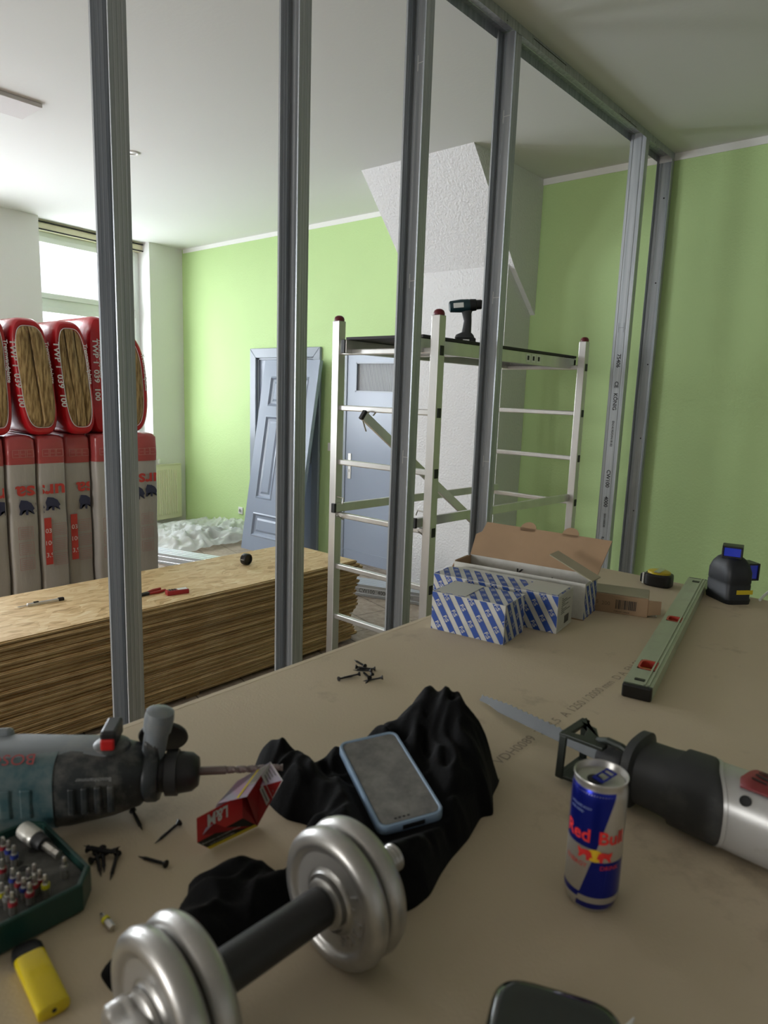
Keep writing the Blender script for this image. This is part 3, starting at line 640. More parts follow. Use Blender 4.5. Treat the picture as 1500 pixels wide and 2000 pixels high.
# lower packs: each a rounded block; the near end faces us
lb = [(-60, 17), (17, 76), (76, 133), (133, 186), (186, 262), (262, 309)]
LLAB = ['shrink-wrapped insulation pack at the left edge of the lower row', 'shrink-wrapped insulation pack under the wide open red bag', 'shrink-wrapped insulation pack with a red number stripe, third of the lower row',
        'shrink-wrapped insulation pack just left of the leftmost stud', 'shrink-wrapped insulation pack mostly hidden by the leftmost stud', 'shrink-wrapped insulation pack at the right end of the lower row']
RI = random.Random(5)
paw = [(-0.02, 0.0), (0.0, 0.03), (0.03, 0.045), (0.07, 0.05), (0.085, 0.02), (0.078, -0.005), (0.085, -0.028), (0.07, -0.03), (0.062, -0.008), (0.045, -0.004), (0.04, -0.03), (0.025, -0.032), (0.022, -0.006), (0.005, -0.012), (-0.012, -0.03), (-0.018, -0.028), (-0.008, -0.008)]
for i, (a, b) in enumerate(lb):
    y0 = yz(a, 1000)[0]; y1 = yz(b, 1000)[0]; w = y1-y0; yc = (y0+y1)/2
    r = thing('insulation_pack', LLAB[i], 'insulation', (IX, yc, 0), group='wrapped packs in the lower row')
    off = RI.uniform(-0.03, 0.02); zt = lower_top-0.0; zr = zt-0.19+RI.uniform(-0.01, 0.01)
    def sec(z, hx, hy): return (z, 0, 0, hx, hy, 5)
    hw = w/2-0.001
    Mz = Matrix(((0, -1, 0, off-0.30), (0, 0, 1, 0), (1, 0, 0, 0), (0, 0, 0, 1)))   # loft axis -> z
    mb = MB(); mb.loft([(z, 0, 0, 0.30+0.006*math.sin(z*17+i), hw-(0.012 if z in (0.0,) else 0.0), 11) for z in np.linspace(0, zr, 9)], WRAP, Mz, n=36); mb.build('wrapped_body', r, smooth=True)
    mb = MB(); mb.loft([(zr, 0, 0, 0.302, hw, 11), (zr+0.06, 0, 0, 0.306, hw, 11), (zt-0.03, 0, 0, 0.302, hw, 9), (zt-0.008, 0, 0, 0.29, hw-0.01, 6), (zt, 0, 0, 0.26, hw-0.04, 5)], REDW, Mz, n=36); mb.build('red_top_band', r, smooth=True)
    # printing on the face towards us (upside down)
    xf = off+0.0105
    Mp = TR(xf, 0, 0) @ Matrix(((0, 0, 1, 0), (-1, 0, 0, 0), (0, -1, 0, 0), (0, 0, 0, 1)))   # text u -> -y, v -> -z (upside down)
    mb = MB(); e = hw-0.022
    word, ush = [('URSA', 0.0), ('URSA', -0.02), ('URSA', 0.10), ('URSA', -0.05), ('URSA', -0.04), ('URSA', 0.06)][i]
    zc = [0.95, 0.955, 0.955, 0.95, 0.965, 0.985][i]
    Mq = Mp.copy(); cl = (-e, -2, e, 2)
    mb.text('ursa', 0.125, RTXT, Mq, clip=cl, fn=lambda p: (p[0]-0.17+ush, p[1]-zc-0.06), sx=1.15, bold=True)
    pw = [(p[0]*0.9-0.02+ush, -zc+0.085-p[1]*1.2+0.0) for p in paw]; pw2 = [(p[0]*0.9-0.12+ush, -zc+0.075-p[1]*1.1) for p in paw]
    mb.m  # same mesh: paw emblem
    for P_ in (pw, pw2):
        c_ = None
        pcn = (sum(p[0] for p in P_)/len(P_), sum(p[1] for p in P_)/len(P_))
        for k_ in range(len(P_)):
            t3 = clip_poly([pcn, P_[k_-1], P_[k_]], *cl)
            if t3: mb.add([(p[0], p[1], 0.0003) for p in t3], [tuple(range(len(t3)))], NAVY, Mq)
        if c_: mb.add([(p[0], p[1], 0.0003) for p in c_], [tuple(range(len(c_)))], NAVY, Mq)
    mb.build('ursa_print', r)
    mb = MB(); rx = [-0.09, 0.02, 0.045, -0.07, 0.0, 0.0][i]
    if i in (2, 3):
        s_ = -1 if i == 2 else 1
        u0 = -e+0.005 if i == 3 else e-0.055
        Mn = TR(xf+0.0004, 0, 0) @ Matrix(((0, 0, 1, 0), (1, 0, 0, 0), (0, 1, 0, 0), (0, 0, 0, 1)))
        ya0 = -e if True else 0
        mb.add([(ya0, 0.49, 0), (ya0+0.045, 0.49, 0), (ya0+0.045, 0.80, 0), (ya0, 0.80, 0)], [(0, 1, 2, 3)], RTXT, Mn)
        for t, z in (('039', 0.70), ('100', 0.62), ('3,9', 0.54)): mb.text(t, 0.042, WTXT, Mn @ TR(0, 0, 0.0005), clip=(ya0+0.003, 0, ya0+0.043, 2), fn=lambda p: (p[0]+ya0+0.006, p[1]+z))
    Mn = TR(xf, 0, 0) @ Matrix(((0, 0, 1, 0), (1, 0, 0, 0), (0, 1, 0, 0), (0, 0, 0, 1)))
    PKR = mat('pale_red_ink', (0.42, 0.22, 0.2), 0.6)
    for k in range(3):
        z0 = 0.48+0.10*k; x0 = -e+(0.05 if i in (2, 3) else 0.02); x1 = min(x0+0.09, e)
        for (p, q) in (((x0, z0), (x1, z0+0.0025)), ((x0, z0+0.075), (x1, z0+0.0775)), ((x0, z0), (x0+0.0025, z0+0.075)), ((x1-0.0025, z0), (x1, z0+0.075))):
            mb.add([(p[0], p[1], 0), (q[0], p[1], 0), (q[0], q[1], 0), (p[0], q[1], 0)], [(0, 1, 2, 3)], PKR, Mn)
        for j in range(5): mb.add([(x0+0.01, z0+0.012+j*0.012, 0), (x1-0.01, z0+0.012+j*0.012, 0), (x1-0.01, z0+0.015+j*0.012, 0), (x0+0.01, z0+0.015+j*0.012, 0)], [(0, 1, 2, 3)], PKR, Mn)
    for k in range(3 if w > 0.1 else 2):     # care pictograms on the red band
        x0 = -e+0.01+k*(2*e-0.02)/3; z0 = zr+0.045
        for (p, q) in (((x0, z0), (x0+0.05, z0+0.002)), ((x0, z0+0.045), (x0+0.05, z0+0.047)), ((x0, z0), (x0+0.002, z0+0.047)), ((x0+0.048, z0), (x0+0.05, z0+0.047)), ((x0+0.012, z0+0.02), (x0+0.036, z0+0.022))):
            mb.add([(p[0], p[1], 0), (q[0], p[1], 0), (q[0], q[1], 0), (p[0], q[1], 0)], [(0, 1, 2, 3)], PKR if False else mat('pink_ink', (0.55, 0.30, 0.28), 0.6), Mn)
    mb.build('label_print', r)
# upper bags with open ends showing mineral wool
def blend_ring(yc, zc, w, h, n=48, e=3.0, x=0.0, lean=0.0):
    o = []
    for j in range(n):
        t = 2*PI*j/n; c, q = math.cos(t), math.sin(t); yy = w*math.copysign(abs(c)**(2/e), c); zz = h*math.copysign(abs(q)**(2/e), q)
        o.append((x, yc+yy-lean*(zz), zc+zz))
    return o
ub = [(-48, 22, 616, 0.03, 'open red insulation bag cut off by the left edge of the photo', 0.62), (22, 106, 622, 0.10, 'open red insulation bag with a wide opening, two layers of wool bulging out', 0.74),
      (106, 178, 628, 0.10, 'open red insulation bag right of the widest one', 0.72), (178, 222, 618, 0.02, 'closed red insulation bag just left of the leftmost stud', 0.0), (222, 300, 652, 0.06, 'rounded red insulation bag at the right end of the upper row', 0.62)]
for i, (a, b, tpy, lean, lab, op) in enumerate(ub):
    ya0, yb0 = yz(a, 740)[0], yz(b, 740)[0]; yc = (ya0+yb0)/2; w = (yb0-ya0)/2*0.93; zt = yz((a+b)/2, tpy)[1]; z0 = lower_top+0.0; zc = (zt+z0)/2; h = (zt-z0)/2
    dxo = [0.02, 0.03, 0.035, -0.02, -0.05][i]
    r = thing('insulation_bag', lab, 'insulation', (IX+dxo, yc, z0), group='red insulation bags on top')
    e = 3.6 if i != 4 else 2.6
    rg = lambda x, f, g=1.0: blend_ring(0, h, w*f, h*g, x=x, e=e, lean=lean)
    mb = MB(); mb.rings([rg(-0.60, 0.6, 0.75), rg(-0.59, 0.9, 0.95), rg(-0.5, 1, 1), rg(-0.2, 0.99, 1), rg(-0.04, 1, 1), rg(-0.01, 0.93, 0.975), rg(0.0, 0.86, 0.95)], RED, cap=False)
    if op: mb.rings([rg(0.0, 0.86, 0.95), rg(0.004, 0.78, 0.92), rg(0.0, op+0.02, 0.86), rg(-0.012, op, 0.84)], RED, cap=False)
    else: mb.rings([rg(0.0, 0.86, 0.95), rg(0.008, 0.6, 0.85), rg(0.012, 0.3, 0.6), rg(0.01, 0.02, 0.05)], RED, cap=False)
    bg = mb.build('red_bag', r, smooth=True, angle=60)
    if op:
        mb = MB(); k = 2 if i in (0, 1, 4) else 3
        for s in range(k):
            f0, f1 = -1+2*s/k, -1+2*(s+1)/k; ring = []
            n = 14; pts = []
            # slice of the opening between two near-vertical lines
            full = blend_ring(0, h, w*(op+0.03), h*0.87, n=96, x=0, e=e, lean=0)
            sl = [p for p in full if f0-0.001 <= p[1]/(w*(op+0.03)) <= f1+0.001]
            sl.sort(key=lambda p: math.atan2(p[2]-h, p[1]-(f0+f1)/2*w*op))
            fr = 0.02+0.012*((s*7+i*3) % 3) if i == 1 else 0.004+0.006*((s+i) % 2)
            cy = (f0+f1)/2*w*op
            def ins(p, q, x): return (x, (cy+(p[1]-cy)*q)-lean*((p[2]-h)*(1)), h+(p[2]-h)*q)
            mb.rings([[ins(p, 1.0, -0.3) for p in sl], [ins(p, 1.0, -0.01) for p in sl], [ins(p, 0.97, fr*0.6-0.004) for p in sl], [ins(p, 0.86, fr) for p in sl], [ins(p, 0.4, fr+0.004) for p in sl]], WOOL, cap=True)
        mb.build('mineral_wool', r, smooth=True, angle=60)
        mb = MB(); mb.tube([Vector(p)+Vector((0.006, 0, 0)) for p in rg(0.0, op+0.03, 0.865)]+[Vector(rg(0.0, op+0.03, 0.865)[0])+Vector((0.006, 0, 0))], 0.0022, WTXT, n=6); mb.build('film_edge', bg)
    mb = MB()
    Mv = Matrix(((0, 0, 1, 0.012), (0, 1, 0, 0), (-1, 0, 0, 0), (0, 0, 0, 1)))     # reading downwards
    for side, t, sz in ((-0.86, 'TWP 1  039  100', 0.05), (0.70 if op else 0.0, 'Trennwandplatte', 0.032)):
        if not op and side < 0: side = -0.45
        def wrap(p, side=side, sz=sz):
            return (p[0], p[1])
        v, tr, tw = text_tris(t, True)
        for tri in tr:
            q_ = []
            for k_ in tri:
                u, vv = v[k_]; zz = h*1.62-u*sz*1.15; lim = (zz-h)/h
                yedge = w*(1-abs(lim)**e)**(1/e) if abs(lim) < 1 else 0
                base = side*w*0.96 if not op else (math.copysign(1, side)*yedge*0.86 + (0 if side > 0 else 0))
                q_.append((0.0068 if op else 0.0135, base - 0.4*sz + vv*sz - lean*(zz-h), zz))
            mb.add(q_, [(0, 1, 2)], WTXT)
    mb.build('white_lettering', bg)
mb = MB()

# ================================================================== bundle of steel profiles on the floor
a = Vector((-6.6, 3.13, 0)); dirb = Vector((-3.171+5.731, 4.236-3.424, 0)).normalized()
start = Vector((-3.171, 4.236, 0)) + dirb*0.35 - dirb*3.9
Mb_ = frame(start, dirb)
def prof_long(L, web, fl):
    pts = [(fl, 0.006), (fl, 0), (fl*0.66, 0), (fl*0.64, 0.0016), (fl*0.36, 0.0016), (fl*0.34, 0), (0, 0), (0, web*0.22), (0.0018, web*0.25), (0, web*0.28), (0, web*0.72), (0.0018, web*0.75), (0, web*0.78), (0, web), (fl*0.34, web), (fl*0.36, web-0.0016), (fl*0.64, web-0.0016), (fl*0.66, web), (fl, web), (fl, web-0.006)]
    n = len(pts); return [(0, y, z) for y, z in pts]+[(L, y, z) for y, z in pts], [(i, i+1, n+i+1, n+i) for i in range(n-1)]
src = None
for k in range(4):
    lab = 'galvanised steel profile on the floor, front one of the bundle, printed 4000' if k == 0 else 'galvanised steel profile nested in the floor bundle behind the front one'
    r = thing('steel_profile', lab, 'metal profile', mat4=Mb_ @ TR(0.01*((k*3) % 4), k*0.0495, 0.002), group='steel profiles bundled on the floor')
    if src is None:
        mb = MB(); vs, fs = prof_long(3.9, 0.098, 0.048); mb.add(vs, fs, GALVX); src = mb.build('profile', r, solid=0.0008)
        mb = MB(); mb.text('CW100  4000', 0.045, INK, TR(2.95, -0.0012, 0.032) @ RX(PI/2)); mb.text('S0X100 M17', 0.022, INK, TR(3.32, -0.0012, 0.04) @ RX(PI/2)); mb.rbox((3.62, -0.0013, 0.03), (3.66, -0.0008, 0.075), 0.0001, INK); mb.build('printed_lettering', r)
    else:
        c = src.copy(); C.objects.link(c); c.parent = r

# ================================================================== crumpled plastic sheet
PLAST = bpy.data.materials.new('clear_film'); PLAST.use_nodes = True
_b = PLAST.node_tree.nodes['Principled BSDF']; _b.inputs['Base Color'].default_value = (0.66, 0.70, 0.67, 1); _b.inputs['Roughness'].default_value = 0.3; _b.inputs['Alpha'].default_value = 0.55
mb = MB(); nx, ny = 90, 60; vs = []; fs = []
x0, x1, y0, y1 = -7.35, -5.90, 3.75, 4.80
for j in range(ny):
    for i in range(nx):
        u, v = i/(nx-1), j/(ny-1); x = x0+(x1-x0)*u; y = y0+(y1-y0)*v + 0.10*math.sin(u*5+1)*(1-v)
        p = Vector((x*3.2, y*3.2, 0)); n1 = noise.noise(p); n2 = abs(noise.noise(p*2.3+Vector((3, 1, 0)))); n3 = abs(noise.noise(p*5+Vector((0, 4, 0))))
        env = min(1, 6*u*(1.02-u)+0.1)*min(1, 5*v+0.02)
        z = 0.006+env*max(0.0, 0.075+0.10*n1+0.11*(0.5-n2)+0.05*(0.4-n3))*(0.5+0.9*u)
        vs.append((x, y, z))
for j in range(ny-1):
    for i in range(nx-1): a = j*nx+i; fs.append((a, a+1, a+nx+1, a+nx))
mb.add(vs, fs, PLAST); tag(mb.build('plastic_sheet', smooth=True, angle=70), 'crumpled clear plastic sheet lying on the floor in the far corner', 'plastic sheet')

# ================================================================== plasterboards used as a work table
TX0, TX1, TY0, TY1 = -0.894, 0.356, -0.055, 1.945
PAPER = mat('beige_board_paper', rgb(205, 190, 163), 0.75, col2=rgb(186, 171, 145), vscale=(1.6, 1.3, 1), detail=7, bump=0.0006, bscale=300, lo=0.3, hi=0.8,
            dust=(rgb(140, 126, 108), 7.0, 0.60, 0.80))
EDGEP = mat('board_edge_paper', rgb(196, 186, 168), 0.75)
for k in range(6):
    o = tag(bpy.data.objects.new('plasterboard', bpy.data.meshes['plasterboard'] if k else bpy.data.meshes.new('plasterboard')),
            'beige plasterboard sheet on top of the pile, covered with tools and boxes' if k == 0 else 'plasterboard sheet lying under the top one', 'board', 'plasterboard sheets'); C.objects.link(o)
    if k == 0:
        mb = MB(); w, l, t = TX1-TX0, TY1-TY0, 0.0123
        pr = [(0, 0), (0, t*0.8), (0.0008, t-0.0012), (0.012, t-0.0004), (0.0135, t-0.0008), (0.015, t), (w-0.015, t), (w-0.001, t-0.001), (w, t*0.8), (w, 0)]
        n = len(pr); mb.add([(x, 0, z) for x, z in pr]+[(x, l, z) for x, z in pr], [(i, (i+1) % n, n+(i+1) % n, n+i) for i in range(n)]+[tuple(range(n)), tuple(range(n, 2*n))[::-1]], PAPER)
        tmp = mb.build('tmp'); me = tmp.data; bpy.data.objects.remove(tmp); old = o.data; o.data = me; bpy.data.meshes.remove(old); me.name = 'plasterboard'
    o.location = (TX0 + (0.003*((k*5) % 3) if k else 0), TY0 - (0.002*((k*3) % 4) if k else 0), TZ-0.0123-k*0.0126)
mb = MB()
a, b = PT(978, 1494), PT(1262, 1290); dy = Vector((b.x-a.x, b.y-a.y, 0))
Mt = frame((a.x, a.y, TZ+0.0003), dy)
mb.text('VDH0089  Z 12,5  A 1250 / 2000 mm  D A  EN 520', 0.022, mat('faint_print', rgb(150, 137, 120), 0.8), Mt, sx=dy.length/(text_tris('VDH0089  Z 12,5  A 1250 / 2000 mm  D A  EN 520')[2]*0.022))
top = bpy.data.objects['plasterboard']; mb.build('printed_lettering', top); bpy.data.objects['printed_lettering' if False else mb and [c for c in top.children][0].name].matrix_parent_inverse = TR(*(-Vector(top.location)))
WOOD = mat('trestle_wood', (0.42, 0.29, 0.17), 0.7, var=0.25, vscale=(30, 30, 3))
tz = TZ-0.0123-5*0.0126
for yy, lab in ((0.35, 'wooden trestle under the near end of the plasterboards'), (1.45, 'wooden trestle under the far end of the plasterboards')):
    r = thing('trestle', lab, 'trestle', ((TX0+TX1)/2, yy, 0), group='trestles under the plasterboards')
    mb = MB(); mb.box((-0.5, -0.04, tz-0.08), (0.5, 0.04, tz), WOOD); mb.build('beam', r)
    for sx in (-1, 1):
        for sy in (-1, 1):
            mb = MB(); mb.tube([(sx*0.42, sy*0.03, tz-0.03), (sx*0.46, sy*0.25, 0.0)], 0.028, WOOD, n=4); mb.build('leg', r)

def HT(base, py, px=None):      # height at which the vertical through base meets an image row
    lo, hi = base.z, base.z+1.0
    for _ in range(40):
        m_ = (lo+hi)/2; p = Vector((base.x, base.y, m_))-EYE; yy = 1000-FPX*p.dot(UP)/p.dot(FWD)
        if yy > py: lo = m_
        else: hi = m_
    return lo-base.z

# ------------------------------------------------------------------ boxes
BLUE = mat('blue_print', (0.02, 0.075, 0.36), 0.5); CARDW = mat('white_card', (0.66, 0.66, 0.63), 0.55, dust=(rgb(170, 170, 158), 9, 0.4, 0.8)); KRAFT = mat('kraft_card', rgb(166, 138, 108), 0.7, var=0.12, vscale=(12, 12, 12)); KRAFTG = mat('dusty_kraft_top', rgb(158, 152, 128), 0.8, var=0.1, vscale=(9, 9, 9))
def striped(mb, M, w, h, step=0.0285, s0=0.0, up=1, lets=True, sc=1.0):
    """blue slanted bands with F:S lettering, clipped to a w x h face lying in M's xy plane"""
    slope = math.radians(-58); ca, sa = math.cos(slope), math.sin(slope)
    half = 0.0066*sc; st = step*sc
    for k in range(-12, 30):
        x0 = s0 + k*st
        pts = []
        for (u, v) in ((-0.4, -half), (0.4, -half), (0.4, half), (-0.4, half)): pts.append((x0+u*ca-v*sa, h/2+u*sa+v*ca))
        c = clip_poly(pts, 0.0008, 0.0008, w-0.0008, h-0.0008)
        if not c: continue
        mb.add([(p[0], p[1], 0.0002) for p in c], [tuple(range(len(c)))], BLUE, M)
        if lets:
            for j in range(-4, 5):
                u0 = j*0.037*sc + (k % 2)*0.0185*sc - 0.011*sc
                def fn(p, u0=u0): u, v = p[0]+u0, p[1]-0.0041*sc; return (x0+u*ca-v*sa, h/2+u*sa+v*ca)
                mb.text('F:S', 0.0118*sc, CARDW, M @ TR(0, 0, 0.0005), clip=(0.001, 0.001, w-0.001, h-0.001), fn=fn, sx=1.1, bold=True)
def face(o, u, v):   # matrix with x=u, y=v, z=u x v
    u = Vector(u).normalized(); v = Vector(v).normalized(); M = Matrix((u, v, u.cross(v))).transposed().to_4x4(); M.translation = Vector(o); return M
# short box in front
A, B = PT(841, 1227), PT(983, 1261); h = 0.083
L_ = (B-A).length; D_ = 0.105
r = thing('fastener_box', 'short white cardboard box with blue F:S stripes, nearest of the four boxes', 'box', mat4=frame(A, B-A))
mb = MB(); mb.box((0, 0, 0), (L_, D_, h), CARDW); mb.build('carton', r, bevel=0.0012)
mb = MB(); striped(mb, face((0, -0.0002, 0), (1, 0, 0), (0, 0, 1)), L_, h); striped(mb, face((L_+0.0002, 0, 0), (0, 1, 0), (0, 0, 1)), D_, h, s0=0.01); striped(mb, face((0, 0, h+0.0002), (1, 0, 0), (0, 1, 0)), L_, D_, s0=0.008)
mb.build('striped_print', r)
mb = MB(); mb.box((0.005, 0.004, h+0.0006), (0.075, D_-0.004, h+0.0012), mat('clear_tape', (0.52, 0.53, 0.49), 0.35)); mb.build('tape', r)
# long box
B2, C2 = PT(1086, 1239), PT(1118, 1218)
dirx = (B-A).normalized(); yv = Vector((-dirx.y, dirx.x, 0)); L2 = 0.30; D2_ = 0.10; h2 = 0.083
A2 = B2-dirx*L2
r = thing('fastener_box', 'long white cardboard box with blue F:S stripes, behind the short one', 'box', mat4=frame(A2, dirx))
mb = MB(); mb.prism([(0, 0), (L2, 0), (L2, D2_), (0.03, D2_), (0, D2_*0.8)], 0, h2, CARDW); mb.build('carton', r, bevel=0.0015)
mb = MB(); striped(mb, face((0, -0.0002, 0), (1, 0, 0), (0, 0, 1)), L2, h2, s0=0.004); striped(mb, face((0, 0, h2+0.0002), (1, 0, 0), (0, 1, 0)), L2, D2_*0.8, s0=0.012); mb.build('striped_print', r)
mb = MB(); mb.box((L2-0.085, 0.006, h2+0.0006), (L2-0.005, D2_-0.004, h2+0.0012), MATS['clear_tape']); mb.box((L2+0.0003, 0.004, 0.006), (L2+0.0008, D2_-0.004, h2-0.005), mat('pale_label', (0.50, 0.50, 0.46), 0.5)); mb.build('label', r)
mb = MB()
for k in range(9): mb.box((L2+0.0009, 0.02, 0.072-k*0.0042), (L2+0.0011, 0.03+0.012*((k*7) % 5), 0.0735-k*0.0042), INK)
for k in range(12): mb.box((L2+0.0009, 0.045+k*0.0025, 0.012), (L2+0.0011, 0.0462+k*0.0025, 0.03), INK)
mb.build('label_print', r)
# open box with raised kraft lid
B3 = PT(1138, 1213); L3 = 0.33; D3 = 0.095; h3 = 0.086; A3 = B3-dirx*L3
r = thing('open_fastener_box', 'open white cardboard box with raised brown lid, behind the striped boxes', 'box', mat4=frame(A3, dirx))
mb = MB(); t = 0.0025
mb.box((0, 0, 0), (L3, D3, t), KRAFT); mb.box((0, 0, t), (L3, t, h3), CARDW); mb.box((0, D3-t, t), (L3, D3, h3+0.002), CARDW); mb.box((0, t, t), (t, D3-t, h3), KRAFT); mb.box((L3-t, t, t), (L3, D3-t, h3), CARDW)
mb.build('carton', r, bevel=0.0008)
mb = MB(); striped(mb, face((L3+0.0002, 0, 0), (0, 1, 0), (0, 0, 1)), D3, h3-0.006, s0=0.01); mb.build('striped_print', r)
mb = MB(); lid = [(0.0, 0.0), (L3, 0.0), (L3+0.012, 0.095), (0.015, 0.10), (0.01, 0.07), (-0.004, 0.06)]
Ml_ = TR(0, D3-0.001, h3) @ RX(math.radians(52))
mb.prism(lid, 0, t, KRAFT, Ml_)
for cx in (0.13, 0.24): mb.prism([(cx+0.021*math.cos(q*PI/8), 0.096+0.020*math.sin(q*PI/8)) for q in range(-1, 10)], 0.0002, t, KRAFT, Ml_)
mb.build('lid', r)
mb = MB(); mb.prism([(0, 0), (0.0, 0.07), (-0.03, 0.068), (-0.035, 0.01)], 0, t, KRAFT, TR(0.0, 0.01, h3) @ RY(math.radians(-60)) @ RZ(0)); mb.build('end_flap', r)
mb = MB(); mb.box((0, 0, 0), (0.125, 0.03, t), KRAFTG, TR(L3-0.10, 0.035, h3+0.045) @ RY(math.radians(18)) @ RZ(-0.3) @ RX(0.3)); mb.build('tuck_flap', r)
mb = MB()
for k, (xx, yy, an) in enumerate(((0.06, 0.03, 0.1), (0.12, 0.05, -0.2), (0.2, 0.04, 0.15), (0.26, 0.05, -0.1))): mb.box((xx, yy, 0.05+0.004*k), (xx+0.05, yy+0.018, 0.054+0.004*k), CARDW, TR(0, 0, 0) @ RZ(an*0.3))
mb.build('inner_flap', r)
mb = MB(); mb.text('K', 0.03, INK, TR(0.13, D3-t-0.001, 0.05) @ RX(PI/2), bold=True); mb.text('auf', 0.02, INK, TR(0.2, D3-t-0.001, 0.05) @ RX(PI/2)); mb.build('black_print', r)
# flat nail box
A4, B4 = PT(1159, 1192), PT(1264, 1207); h4 = 0.045; d4 = (B4-A4); d4.z = 0; d4n = d4.normalized(); A4 = B4-d4n*0.125
r = thing('nail_box', 'flat brown cardboard box with a barcode, right of the open box', 'box', mat4=frame(A4, d4n))
mb = MB(); D4 = 0.085; mb.box((0, 0, 0.0), (0.125, D4, h4-0.001), KRAFT); cb = mb.build('carton', r, bevel=0.0015)
mb = MB(); mb.box((-0.001, 0.004, h4-0.0008), (0.124, D4-0.001, h4+0.001), KRAFTG); mb.build('dusty_top', r)
mb = MB(); mb.prism([(0, 0), (0.03, 0.003), (0.029, 0.034), (0.0, 0.036)], 0, 0.002, KRAFT, TR(0.125, 0.0, 0.006) @ RZ(0.42) @ RX(PI/2)); mb.build('end_flap', r)
mb = MB(); x = 0.053; k = 0
rb = random.Random(2)
while x < 0.098: w = rb.choice((0.0008, 0.0014, 0.0022)); mb.box((x, -0.0006, 0.012), (x+w, -0.0002, 0.034), INK); x += w+rb.choice((0.0008, 0.0014, 0.002))
mb.text('4 001641 149658', 0.005, INK, TR(0.05, -0.0005, 0.004) @ RX(PI/2)); mb.text('200', 0.013, mat('brown_print', (0.16, 0.11, 0.07), 0.6), TR(0.022, -0.0005, 0.018) @ RX(PI/2)); mb.text('25', 0.012, MATS['brown_print'], TR(0.003, -0.0005, 0.02) @ RX(PI/2))
mb.build('barcode_print', r)
for k in range(7):
    c = thing('nail', 'bright nail poking out of the torn end of the flat brown box', 'nail', mat4=frame((0, 0, 0), (1, 0, 0)), group='nails in the flat box'); c.matrix_world = frame(A4, d4n) @ TR(0.126, 0.008+k*0.006, 0.004)
    mb = MB(); mb.tube([(0, 0, 0), (0.018, 0.002, 0)], 0.0012, STEELM, n=6); mb.lathe([(0.0034, 0), (0.0034, 0.001)], STEELM, TR(0.018, 0.002, 0) @ RY(PI/2), n=8); mb.build('shank', c)

# ------------------------------------------------------------------ spirit level
a, b = PT(1216, 1332, 0.024), PT(1345, 1127, 0.024); c = PT(1272, 1343, 0.024)
ax = (b-a); ax.z = 0; Lv = ax.length; wv = abs((c-a).dot(ax.normalized().cross(Vector((0, 0, 1))))); wv = min(max(wv, 0.048), 0.06)
LVG = mat('pale_green_metal', rgb(186, 194, 172), 0.42, 0.3, var=0.12, vscale=(3, 40, 3), dust=(rgb(165, 165, 150), 30, 0.5, 0.9))
M_ = frame((a.x, a.y, TZ), ax) @ TR(0, -wv, 0)
r = thing('spirit_level', 'long pale green spirit level with red vial frames lying on the plasterboard', 'spirit level', mat4=M_)
hw = 0.024; x0h, x1h = 0.080, 0.130
mb = MB()
def lvseg(xa, xb, ya, yb): mb.box((xa, ya, 0.0), (xb, yb, hw), LVG)
y_a, y_b = wv*0.16, wv*0.84
for xa, xb in ((0.006, x0h), (x1h, Lv*0.5-0.02), (Lv*0.5+0.02, Lv-0.006)): lvseg(xa, xb, 0, wv)
for xa, xb in ((x0h, x1h), (Lv*0.5-0.02, Lv*0.5+0.02)): lvseg(xa, xb, 0, y_a); lvseg(xa, xb, y_b, wv)
for yy in (0.006, 0.0125): mb.box((0.006, yy, hw), (Lv-0.006, yy+0.003, hw+0.0022), LVG)
mb.build('rail', r)
mb = MB(); mb.rbox((-0.004, 0.0, 0.0), (0.007, wv, hw), 0.003, BLACKP); mb.build('end_cap', r); mb = MB(); mb.rbox((Lv-0.007, 0, 0), (Lv+0.004, wv, hw), 0.003, BLACKP); mb.build('end_cap', r)
VR = mat('red_vial_frame', (0.50, 0.05, 0.035), 0.4); VL = mat('vial_liquid', (0.55, 0.65, 0.12), 0.15, trans=0.3)
for xa, xb in ((x0h, x1h), (Lv*0.5-0.02, Lv*0.5+0.02)):
    q = MB(); n = 24; cx, cy = (xa+xb)/2, (y_a+y_b)/2; hx, hy = (xb-xa)/2, (y_b-y_a)/2
    def rr(f, z, e=4): return [(cx+hx*f*math.copysign(abs(math.cos(2*PI*j/n))**(2/e), math.cos(2*PI*j/n)), cy+hy*f*math.copysign(abs(math.sin(2*PI*j/n))**(2/e), math.sin(2*PI*j/n)), z) for j in range(n)]
    q.rings([rr(1.02, hw+0.0008), rr(0.80, hw+0.0008), rr(0.78, 0.001)], VR, cap=False); vf = q.build('vial_frame', r, smooth=True)
    q = MB(); q.tube([(cx, y_a+0.003, hw*0.5), (cx, y_b-0.003, hw*0.5)], 0.006, VL); q.build('vial', vf, smooth=True)
mb = MB(); mb.rbox((0.022, wv*0.34, hw-0.001), (0.032, wv*0.7, hw+0.0012), 0.002, BLACKP); mb.rbox((Lv-0.05, wv*0.3, hw-0.001), (Lv-0.035, wv*0.7, hw+0.001), 0.002, BLACKP); mb.build('plug', r)

